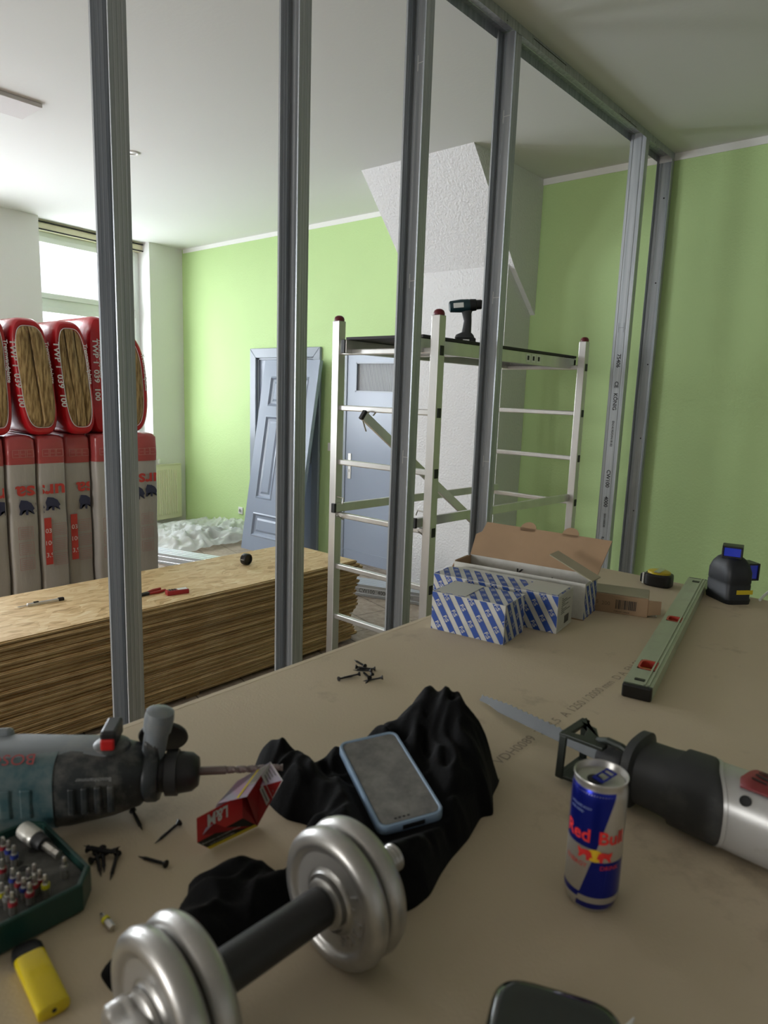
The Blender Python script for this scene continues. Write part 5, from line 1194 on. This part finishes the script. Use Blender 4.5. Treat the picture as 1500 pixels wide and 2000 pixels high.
# ------------------------------------------------------------------ screws
SCB = mat('black_phosphate', (0.012, 0.011, 0.012), 0.45, 0.3)
sm = MB(); LS = 0.038
pr = [(0.0004, 0.0), (0.0042, 0.0002), (0.0042, 0.0008), (0.0019, 0.0040)]; z = 0.006
while z < LS-0.008: pr += [(0.0013, z), (0.0020, z+0.0007), (0.0013, z+0.0014)]; z += 0.0020
pr += [(0.0012, LS-0.007), (0.0002, LS)]
sm.lathe(pr, SCB, RY(PI/2), n=10); so = sm.build('drywall_screw', smooth=True, angle=60); SME = so.data; bpy.data.objects.remove(so)
def screw(a, b, lab, grp, za=0.0042, zb=0.0015, roll=0):
    """head at pixel a, tip towards pixel b"""
    o = bpy.data.objects.new('drywall_screw', SME); C.objects.link(o)
    A = PT(a[0], a[1], za); Bq = PT(b[0], b[1], zb); o.matrix_world = frame(A, Bq-A); tag(o, lab, 'screw', grp)
screw((259, 1583), (274, 1613), 'black drywall screw nearest the hammer drill, behind the loose ones', 'loose screws by the bit case')
screw((351, 1606), (311, 1640), 'loose black drywall screw nearest the red cigarette pack', 'loose screws by the bit case')
screw((325, 1688), (279, 1675), 'loose black drywall screw lying between the screw heap and the black garment', 'loose screws by the bit case')
hp_ = 'black drywall screw in the small heap beside the bit case'
for k, (a, b) in enumerate((((170, 1658), (212, 1664)), ((228, 1664), (196, 1658)), ((200, 1656), (204, 1707)), ((188, 1664), (197, 1710)), ((230, 1666), (218, 1708)), ((176, 1682), (205, 1668)))):
    screw(a, b, hp_, 'heap of screws beside the bit case', za=0.0042+0.003*(k in (0, 1)), zb=0.002+0.006*(k in (0, 1)))
hp_ = 'black drywall screw in the heap beyond the black garment'
for k, (a, b) in enumerate((((661, 1326), (692, 1319)), ((703, 1316), (672, 1323)), ((748, 1323), (717, 1329)), ((713, 1301), (699, 1293)), ((694, 1302), (722, 1306)), ((726, 1310), (699, 1309)), ((733, 1306), (706, 1306)), ((722, 1324), (711, 1314)), ((727, 1316), (718, 1330)))):
    screw(a, b, hp_, 'heap of screws near the left edge', za=0.0042+0.002*(k % 3), zb=0.0015+0.002*(k % 2))

# ------------------------------------------------------------------ loose bit
def bit_mesh(col):
    q = MB(); q.lathe([(0.0005, 0), (0.0031, 0.0002), (0.0034, 0.001), (0.0034, 0.0145), (0.0022, 0.0165), (0.0022, 0.021), (0.0016, 0.0245), (0.0004, 0.025)], mat('bit_steel', (0.62, 0.6, 0.56), 0.3, 0.9), n=6)
    return q
def ring_mesh(col): q = MB(); q.lathe([(0.0038, 0.0115), (0.0038, 0.0155)], col, n=14); q.lathe([(0.0036, 0.0115), (0.0036, 0.0155)], col, n=14); return q
RC = {'yellow': mat('ring_yellow', (0.65, 0.6, 0.02), 0.4), 'red': mat('ring_red', (0.35, 0.03, 0.04), 0.4), 'blue': mat('ring_blue', (0.03, 0.05, 0.28), 0.4), 'plain': mat('ring_grey', (0.25, 0.25, 0.24), 0.4)}
BM = bit_mesh(None).build('shank_tmp'); BMD = BM.data; bpy.data.objects.remove(BM); RMD = {}
for k_, m_c in RC.items(): o = ring_mesh(m_c).build('ring_tmp'); RMD[k_] = o.data; bpy.data.objects.remove(o)
def bit(M, col, lab, grp=None):
    r = thing('screwdriver_bit', lab, 'bit', mat4=M, group=grp)
    a = bpy.data.objects.new('steel_shank', BMD); C.objects.link(a); a.parent = r; b = bpy.data.objects.new('colour_ring', RMD[col]); C.objects.link(b); b.parent = r
a, b = PT(220, 1813, .0035), PT(197, 1784, .0035)
bit(frame(a, b-a) @ RY(PI/2), 'yellow', 'loose screwdriver bit with a yellow ring lying between the bit case and the dumbbell')

# ------------------------------------------------------------------ bit case
CG = mat('dark_green_plastic', (0.012, 0.055, 0.045), 0.35); FO = mat('dark_grey_insert', (0.05, 0.052, 0.048), 0.8, bump=0.001, bscale=120, dust=((0.16, 0.155, 0.14), 25, 0.45, 0.85))
ox, oy = -0.642, 0.20
pol = [(-0.716, 0.125), (-0.594, 0.125), (-0.5785, 0.140), (-0.5765, 0.256), (-0.596, 0.273), (-0.698, 0.273), (-0.712, 0.260)]
pol = [(x-ox, y-oy) for x, y in pol]
def scale_poly(P, d):
    cx = sum(p[0] for p in P)/len(P); cy = sum(p[1] for p in P)/len(P); return [(p[0]-d*math.copysign(min(1, abs(p[0]-cx)/0.03), p[0]-cx), p[1]-d*math.copysign(min(1, abs(p[1]-cy)/0.03), p[1]-cy)) for p in P]
r = thing('bit_case', 'open dark green plastic case full of screwdriver bits, lower left', 'bit case', (ox, oy, TZ))
mb = MB(); rg = lambda P, z: [(p[0], p[1], z) for p in P]
mb.rings([rg(scale_poly(pol, 0.003), 0), rg(pol, 0.003), rg(pol, 0.029), rg(scale_poly(pol, 0.0015), 0.0305), rg(scale_poly(pol, 0.004), 0.030), rg(scale_poly(pol, 0.0045), 0.020)], CG); mb.build('tray', r, bevel=0.0005)
mb = MB(); mb.prism(scale_poly(pol, 0.005), 0.014, 0.0225, FO); ins = mb.build('insert', r, bevel=0.001)
mb = MB()
for (cx, cy) in ((170, 500), (215, 545), (75, 612), (280, 300), (300, 380)):
    p = PT(cx/4.6875, 1580+cy/4.6875, 0.0227); mb.lathe([(0.0042, 0), (0.0042, 0.0003)], DARKG, TR(p.x-ox, p.y-oy, 0.0226), n=12)
mb.build('empty_holes', ins)
bits = [(25, 262, 'red'), (75, 295, 'blue'), (125, 340, 'blue'), (15, 465, 'red'), (115, 548, 'blue'), (168, 590, 'red'), (215, 635, 'blue'), (268, 680, 'red'), (258, 550, 'plain'), (312, 508, 'plain'), (312, 605, 'red'), (362, 562, 'red'), (412, 608, 'yellow'), (586, 445, 'plain'), (60, 715, 'plain'), (110, 765, 'red'), (10, 680, 'yellow')]
for cx, cy, col in bits:
    p = PT(cx/4.6875, 1580+cy/4.6875, 0.0435)
    lab = {'red': 'red-ringed screwdriver bit standing in the green bit case', 'blue': 'blue-ringed screwdriver bit standing in the green bit case', 'yellow': 'yellow-ringed screwdriver bit standing in the green bit case', 'plain': 'plain steel screwdriver bit standing in the green bit case'}[col]
    rk = sorted([b_[0]*1000+b_[1] for b_ in bits], reverse=True).index(cx*1000+cy)
    lab = lab.replace(' standing in the green bit case', ' in the green case, %s from the right' % ORD[rk])
    if cx == 586: lab = 'short steel bit standing alone at the right corner of the green bit case'
    bit(TR(p.x, p.y, TZ+0.0195), col, lab, 'bits standing in the green case')
a, b = PT(52, 1624, 0.034), PT(104, 1662, 0.030); dd = b-a
r = thing('magnetic_bit_holder', 'silver magnetic bit holder lying in the green bit case', 'bit holder', mat4=frame(a, dd) @ RY(PI/2))
L_ = dd.length
mb = MB(); mb.lathe([(0.006, -0.006), (0.0085, -0.005), (0.009, 0.0), (0.009, 0.016), (0.0085, 0.018)], mat('holder_white', (0.68, 0.67, 0.62), 0.35, 0.4), n=28); mb.build('sleeve', r, smooth=True)
mb = MB(); mb.lathe([(0.0075, 0.018), (0.0078, 0.019), (0.0070, 0.030), (0.004, 0.031)], DKG, n=24); mb.build('collar', r, smooth=True)
mb = MB(); mb.lathe([(0.0042, 0.028), (0.0042, 0.045), (0.0034, 0.047), (0.0034, L_+0.002), (0.0042, L_+0.003), (0.0042, L_+0.009), (0.001, L_+0.010)], MATS['bit_steel'], n=6); mb.build('hex_shank', r)

# ------------------------------------------------------------------ yellow lighter
q = [PT(20, 1845, .013), PT(75, 1832, .013), PT(132, 1940, .013), PT(78, 1980, .013)]
a, b = (q[2]+q[3])/2, (q[0]+q[1])/2; d = b-a; d.z = 0
r = thing('lighter', 'yellow plastic lighter with black top lying on the board, lower left', 'lighter', mat4=frame((a.x, a.y, TZ+0.0068), d))
LL = d.length
mb = MB(); mb.loft([(0.0, 0, 0, 0.0105, 0.0055, 4), (0.001, 0, 0, 0.0122, 0.0064, 3.5), (LL-0.014, 0, 0, 0.0122, 0.0066, 3.5), (LL-0.0135, 0, 0, 0.0105, 0.0055, 3.5)], mat('lighter_yellow', (0.80, 0.62, 0.01), 0.22, coat=0.4)); mb.build('body', r, smooth=True, angle=50)
mb = MB(); mb.loft([(LL-0.015, 0, 0, 0.0124, 0.0067, 3.5), (LL-0.006, 0, 0, 0.0124, 0.0067, 3.2), (LL, 0, 0, 0.0105, 0.0055, 3)], BLACKP); mb.build('cap', r, smooth=True, angle=50)
mb = MB(); mb.lathe([(0.0018, 0), (0.0018, 0.0004)], DARKG, TR(-0.0004, 0, 0) @ RY(PI/2), n=12); mb.build('filler_valve', r)

# ------------------------------------------------------------------ glossy dark case at the bottom edge
q = [PT(968, 1916, .030), PT(1192, 1984, .030)]
ex = (q[1]-q[0]); ex.z = 0
r = thing('dark_glossy_case', 'glossy dark green black rounded case cut off by the bottom edge of the photo', 'case', mat4=frame((q[0].x, q[0].y, TZ), ex) @ TR(0.049, -0.038, 0))
GC = mat('glossy_green_black', (0.010, 0.016, 0.013), 0.16, coat=0.6, bump=0.002, bscale=22)
def se(hx, hy, z, e=4.5, n=40, ox_=0): return [(ox_+hx*math.copysign(abs(math.cos(2*PI*k/n))**(2/e), math.cos(2*PI*k/n)), hy*math.copysign(abs(math.sin(2*PI*k/n))**(2/e), math.sin(2*PI*k/n)), z) for k in range(n)]
mb = MB(); mb.rings([se(0.045, 0.041, 0), se(0.048, 0.044, 0.004), se(0.049, 0.045, 0.026)], GC); mb.build('base', r, smooth=True, angle=50)
mb = MB(); mb.rings([se(0.0495, 0.0455, 0.0265), se(0.0495, 0.0455, 0.030), se(0.046, 0.042, 0.035), se(0.040, 0.036, 0.0365), se(0.034, 0.030, 0.0355), se(0.012, 0.012, 0.034)], GC); mb.build('lid', r, smooth=True, angle=50)
p = PT(1238, 1996, 0.01)
mb = MB(); mb.tube([(0, 0, -0.0), (0.004, 0.005, 0.006), (0.006, 0.009, 0.012)], [0.003, 0.0022, 0.0006], SLOT, TR(p.x-0.006, p.y-0.009, TZ+0.002)); tag(mb.build('plastic_tip', smooth=True), 'small pale pointed plastic tip at the bottom edge right of the dark case', 'plastic tip')

# ------------------------------------------------------------------ rotary hammer
a, b = PT(0, 1520, 0.052), PT(390, 1503, 0.052); ex = (b-a); ex.z = 0; ex.normalize()
M_ = frame((b.x, b.y, TZ+0.050), ex)      # x forwards to the bit (origin at the chuck's front), y left (far side), z up
r = thing('rotary_hammer', 'dusty dark teal rotary hammer lying on its side with a masonry bit fitted', 'hammer drill', mat4=M_)
HTEAL = mat('hammer_teal', (0.035, 0.095, 0.108), 0.45, dust=(rgb(125, 133, 132), 16, 0.44, 0.72)); HGREY = mat('hammer_grey', (0.20, 0.225, 0.245), 0.4, dust=(rgb(150, 150, 145), 20, 0.55, 0.85))
HDARK = mat('hammer_dark', (0.022, 0.027, 0.030), 0.45, dust=(rgb(118, 116, 110), 22, 0.46, 0.74)); HBLK = mat('hammer_black', (0.014, 0.014, 0.015), 0.45, dust=(rgb(80, 78, 74), 25, 0.6, 0.9))
mb = MB(); mb.loft([(-0.40, 0, 0.0, 0.036, 0.038, 3.5), (-0.26, 0, -0.004, 0.042, 0.044, 3.5), (-0.149, 0, -0.0035, 0.043, 0.044, 3.4)], HTEAL); mb.build('motor_housing', r, smooth=True)
mb = MB(); mb.loft([(-0.149, 0, -0.0035, 0.042, 0.043, 3.4), (-0.135, 0, -0.003, 0.042, 0.043, 3.3), (-0.09, 0, -0.001, 0.037, 0.038, 3), (-0.064, 0, 0, 0.031, 0.032, 2.6), (-0.060, 0, 0, 0.028, 0.028, 2.4)], HDARK)
mb.build('gear_housing', r, smooth=True)
mb = MB()
for k in range(4): x0 = -0.134+k*0.0135; mb.rbox((x0, -0.0430+0.0006*k, -0.022), (x0+0.0075, -0.034, 0.010), 0.002, HDARK)
mb.build('grip_ribs', r); mb = MB()
for k in range(4): x0 = -0.245+k*0.021; mb.rbox((x0, -0.0442, -0.022), (x0+0.012, -0.036, 0.012), 0.002, HTEAL)
mb.build('grip_ribs', r)
mb = MB(); mb.loft([(-0.40, 0.004, 0.018, 0.028, 0.020, 3.2), (-0.27, 0.004, 0.026, 0.030, 0.018, 3.2), (-0.20, 0.004, 0.027, 0.031, 0.016, 3.2), (-0.10, 0.002, 0.026, 0.028, 0.013, 3), (-0.066, 0, 0.022, 0.020, 0.009, 2.6)], HGREY); tp = mb.build('top_shell', r, smooth=True)
mb = MB(); mb.rbox((-0.30, 0.02, 0.030), (-0.21, 0.034, 0.048), 0.006, HGREY); mb.build('switch_ridge', tp)
mb = MB(); mb.text('BOSCH', 0.017, mat('dull_red', (0.35, 0.06, 0.06), 0.5), TR(-0.170, -0.0235, 0.0425) @ RX(math.radians(38)) @ RZ(PI), sx=1.1, bold=True); mb.build('lettering', tp)
mb = MB(); mb.text('Boschhammer', 0.0065, mat('grey_ink', (0.3, 0.31, 0.31), 0.5), TR(-0.088, -0.0425, 0.022) @ RX(math.radians(84)) @ RZ(PI), sx=1.0); mb.build('hammer_lettering', r)
mb = MB(); mb.lathe([(0.021, 0), (0.020, 0.005), (0.016, 0.008), (0.001, 0.009)], HDARK, TR(-0.097, 0.0, 0.034), n=28); kn = mb.build('selector_ring', r, smooth=True)
mb = MB(); mb.rbox((-0.105, -0.018, 0.042), (-0.088, 0.020, 0.062), 0.003, HBLK); mb.rbox((-0.104, -0.0215, 0.041), (-0.089, -0.017, 0.054), 0.002, mat('switch_red', (0.55, 0.015, 0.015), 0.4)); mb.build('selector_knob', kn)
mb = MB(); mb.lathe([(0.027, -0.062), (0.030, -0.060), (0.031, -0.057), (0.031, -0.047), (0.029, -0.044), (0.022, -0.043)], HDARK, RY(PI/2), n=36); mb.build('handle_clamp', r, smooth=True)
mb = MB(); mb.lathe([(0.022, -0.043), (0.021, -0.038), (0.0255, -0.037), (0.026, -0.024), (0.0235, -0.023), (0.0215, -0.008), (0.016, -0.001), (0.008, 0.0)], HBLK, RY(PI/2), n=36); mb.build('chuck', r, smooth=True, angle=50)
mb = MB(); pts = [(-0.001, 0, 0), (0.030, 0, 0)]; mb.tube(pts, 0.005, mat('drill_steel', (0.20, 0.16, 0.15), 0.5, 0.6)); 
n_ = 26; rr = []
for k in range(n_+1):
    x = 0.030+0.066*k/n_; tw = k*0.62; rr.append([(x, 0.0042*math.cos(tw+2*PI*j/8)*(1 if j % 4 else 1.25), 0.0042*math.sin(tw+2*PI*j/8)*(0.7 if j % 4 == 2 else 1)) for j in range(8)])
mb.rings(rr, MATS['drill_steel']); mb.build('masonry_bit', r, smooth=True)
ht = PT(314, 1385, 0.13); hl = M_.inverted() @ ht
h0 = Vector((-0.0515, 0.0, 0.026)); hd = (Vector((hl.x, hl.y, hl.z))-h0); hd = hd.normalized()
Mh = frame(h0, hd, (1, 0, 0.01)) @ RY(PI/2)
Lh = min((hl-h0).length, 0.115)
mb = MB(); mb.lathe([(0.013, -0.005), (0.0135, Lh*0.5), (0.0155, Lh*0.52), (0.0165, Lh*0.8), (0.0155, Lh*0.95), (0.010, Lh), (0.001, Lh+0.001)], HGREY, Mh, n=28); hd_o = mb.build('side_handle', r, smooth=True)
mb = MB(); mb.lathe([(0.0138, Lh*0.50), (0.0138, Lh*0.515)], mat('dull_red', (0.35, 0.06, 0.06)), Mh, n=28, cap=False); mb.build('handle_ring', hd_o)
mb = MB(); mb.rbox((-0.060, -0.014, 0.018), (-0.043, 0.014, 0.046), 0.004, HDARK); mb.build('handle_bracket', r)
mb = MB(); mb.lathe([(0.001, 0), (0.028, 0.0), (0.029, 0.002), (0.028, 0.005), (0.001, 0.006)], BLACKP, TR(-0.046, 0.032, 0.026) @ RX(math.radians(-60)), n=32); mb.build('depth_disc', r, smooth=True)

# ------------------------------------------------------------------ reciprocating saw
hC = 0.0455
a, b = PT(1240, 1500, hC), PT(1500, 1606, hC); ex = (a-b); ex.z = 0; ex.normalize()
M_ = frame((a.x, a.y, TZ+hC), ex)      # x forwards to the blade, y left = towards viewer side?, z up
r = thing('reciprocating_saw', 'reciprocating saw with black rubber nose, silver body and long blade, right edge', 'saw', mat4=M_)
RUB = mat('saw_rubber', (0.030, 0.032, 0.033), 0.6, dust=(rgb(95, 95, 90), 14, 0.55, 0.9)); SBODY = mat('saw_silver', (0.50, 0.50, 0.49), 0.35, 0.35, bump=0.0005, bscale=25, dust=(rgb(140, 135, 125), 22, 0.6, 0.9)); SRED = mat('saw_red', (0.19, 0.022, 0.024), 0.5, bump=0.0004, bscale=200); GRD = mat('saw_shoe_metal', (0.035, 0.042, 0.036), 0.4, 0.4)
mb = MB(); mb.loft([(0.004, 0, 0, 0.026, 0.030, 3), (0.002, 0, 0.001, 0.042, 0.0425, 3), (-0.008, 0, 0.001, 0.043, 0.043, 3), (-0.011, 0, 0, 0.035, 0.036, 2.8), (-0.04, 0, 0, 0.037, 0.037, 2.7), (-0.074, 0, 0, 0.041, 0.042, 2.7)], RUB, n=40); mb.build('rubber_nose', r, smooth=True, angle=50)
# rubber boot ends in a slanted rounded edge over the silver body
mb = MB(); rs = []; n = 40
for t_, sc_ in ((-0.09, 1.0), (-0.34, 1.02)): pass
def bsec(x, f): return [(x, 0.0415*f*math.copysign(abs(math.cos(2*PI*j/n))**(2/2.7), math.cos(2*PI*j/n)), 0.0425*f*math.copysign(abs(math.sin(2*PI*j/n))**(2/2.7), math.sin(2*PI*j/n))) for j in range(n)]
mb.rings([bsec(-0.082, 0.90), bsec(-0.083, 0.975), bsec(-0.13, 1.0), bsec(-0.30, 1.03), bsec(-0.34, 0.98)], SBODY); bd = mb.build('motor_body', r, smooth=True)
mb = MB(); n = 40; k0 = bsec(-0.055, 1.0)
def slant(f, dx):
    o = []
    for j in range(n):
        c, q = math.cos(2*PI*j/n), math.sin(2*PI*j/n); x = -0.072-0.042*(0.5+0.5*math.cos(2*PI*j/n-math.radians(0)))+dx
        o.append((x, 0.0415*f*math.copysign(abs(c)**(2/2.7), c), 0.0425*f*math.copysign(abs(q)**(2/2.7), q)))
    return o
mb.rings([k0, slant(1.03, 0.006), slant(1.03, 0.0), slant(0.99, -0.003)], RUB, cap=False); mb.build('rubber_boot', r, smooth=True, angle=60)
mb = MB(); mb.rings([slant(0.97, -0.001), slant(1.015, -0.002), slant(1.015, -0.006), slant(0.97, -0.007)], SBODY, cap=False); mb.build('edge_bead', bd, smooth=True)
mb = MB(); sgn = 1
for k in range(2):
    pass
pan = [(-0.150, 0.0), (-0.157, 0.75), (-0.30, 0.85), (-0.30, -0.35), (-0.165, -0.12)]
# red vent panel wrapped over the upper side
vs = []; nu, nv = 16, 8
def surf(x, th, off): c, q = math.cos(th), math.sin(th); return (x, (0.0425+off)*math.copysign(abs(c)**(2/2.7), c), (0.0437+off)*math.copysign(abs(q)**(2/2.7), q))
for j in range(nv+1):
    for i in range(nu+1):
        v = j/nv; x0 = -0.120-0.012*abs(v-0.35); x = x0+(-0.33-x0)*i/nu; th = math.radians(62+v*50)
        vs.append(surf(x, th, 0.0018))
mb.add(vs, [(j*(nu+1)+i, j*(nu+1)+i+1, (j+1)*(nu+1)+i+1, (j+1)*(nu+1)+i) for j in range(nv) for i in range(nu)], SRED); rp_ = mb.build('vent_panel', r, smooth=True, solid=0.002)
mb = MB()
for k in range(4):
    th0 = math.radians(84+k*6.5); vv = [surf(-0.130-k*0.001, th0, 0.0035), surf(-0.146-k*0.001, th0-0.05, 0.0035), surf(-0.146-k*0.001, th0, 0.0035), surf(-0.130-k*0.001, th0+0.05, 0.0035)]
    mb.add(vv, [(0, 1, 2, 3)], DARKG)
mb.build('vent_slots', rp_)
mb = MB(); p_ = surf(-0.133, math.radians(42), 0.0); mb.lathe([(0.006, 0.0), (0.0055, 0.001), (0.004, -0.002), (0.001, -0.003)], DARKG, TR(*p_) @ RX(math.radians(-48)) , n=16); mb.build('screw_hole', bd)
mb = MB(); mb.loft([(0.0, 0, 0, 0.009, 0.009, 2), (0.020, 0, 0, 0.009, 0.009, 2)], STEELM); mb.build('drive_shaft', r, smooth=True)
mb = MB(); mb.lathe([(0.006, 0.012), (0.016, 0.014), (0.0175, 0.018), (0.0175, 0.034), (0.0145, 0.046), (0.008, 0.048)], DKG, RY(PI/2), n=32); ck = mb.build('blade_clamp', r, smooth=True, angle=50)
# blade
tip = M_.inverted() @ PT(940, 1362, 0.010); b0 = Vector((0.044, 0, 0)); Lb = (tip-b0).length
Mbk = frame(b0, tip-b0) @ RX(math.radians(128))
mb = MB(); up_e = []; nt = 44
for k in range(nt+1):
    x = Lb*k/nt; w = 0.0095*(1 if x < Lb*0.75 else 1-(x-Lb*0.75)/(Lb*0.25)*0.45)
    up_e.append((x, w - (0.0024 if k % 2 else 0) if x > 0.03 else w))
lo_e = [(Lb*k/10, -0.0095*(1 if k < 9 else 0.6)) for k in range(10, -1, -1)]
poly = up_e+lo_e
Mx = Mbk
mb.prism(poly, -0.0006, 0.0006, mat('blade_grey', (0.10, 0.107, 0.107), 0.5, 0.2, bump=0.0003, bscale=100), Mx); mb.build('saw_blade', r)
# shoe
mb = MB(); q1, q2 = 0.083, 0.079
def bar(p0, p1, w, t, m=GRD): L__ = (Vector(p1)-Vector(p0)).length; mb.rbox((0, -w/2, -t/2), (L__, w/2, t/2), min(t, w)*0.3, m, frame(p0, Vector(p1)-Vector(p0), (0, 0.02, 1)))
bar((q1, -0.030, -0.034), (q1, -0.026, 0.022), 0.010, 0.005); bar((q1, 0.034, -0.034), (q1, 0.030, 0.022), 0.010, 0.005)
bar((q1, -0.030, 0.022), (q1, 0.032, 0.022), 0.012, 0.005); bar((q1, -0.030, -0.034), (q1, 0.034, -0.034), 0.012, 0.005)
mb.build('shoe_plate', r)
mb = MB(); mb.prism([(q1, -0.028), (q1, -0.018), (0.060, -0.014), (0.045, 0.008), (0.03, 0.016), (0.03, 0.030), (q1, 0.032), (q1, 0.022), (0.062, 0.016), (0.068, -0.004)], 0.020, 0.025, GRD); mb.build('shoe_bracket', r, bevel=0.001); mb = MB(); mb.prism([(q1, -0.032), (0.02, -0.024), (0.02, 0.024), (q1, 0.034)], -0.036, -0.031, GRD); mb.build('lower_bracket', r, bevel=0.001); mb = MB()
mb.tube([(0.045, 0.012, 0.023), (0.03, 0.016, 0.030), (0.012, 0.018, 0.030), (-0.004, 0.018, 0.024)], 0.0045, GRD); mb.build('bracket_arm', r); mb = MB(); mb.tube([(0.03, -0.010, -0.033), (-0.004, -0.012, -0.026)], 0.0045, GRD)
mb.build('bracket_arm', r)
mb = MB(); mb.tube([(-0.20, 0.035, 0.040), (-0.215, 0.047, 0.052), (-0.24, 0.060, 0.052), (-0.27, 0.072, 0.030), (-0.30, 0.085, -0.02), (-0.34, 0.09, -0.038), (-0.42, 0.085, -0.038)], 0.004, BLACKP, n=12); mb.build('power_cord', r, smooth=True)
bpy.context.view_layer.update()
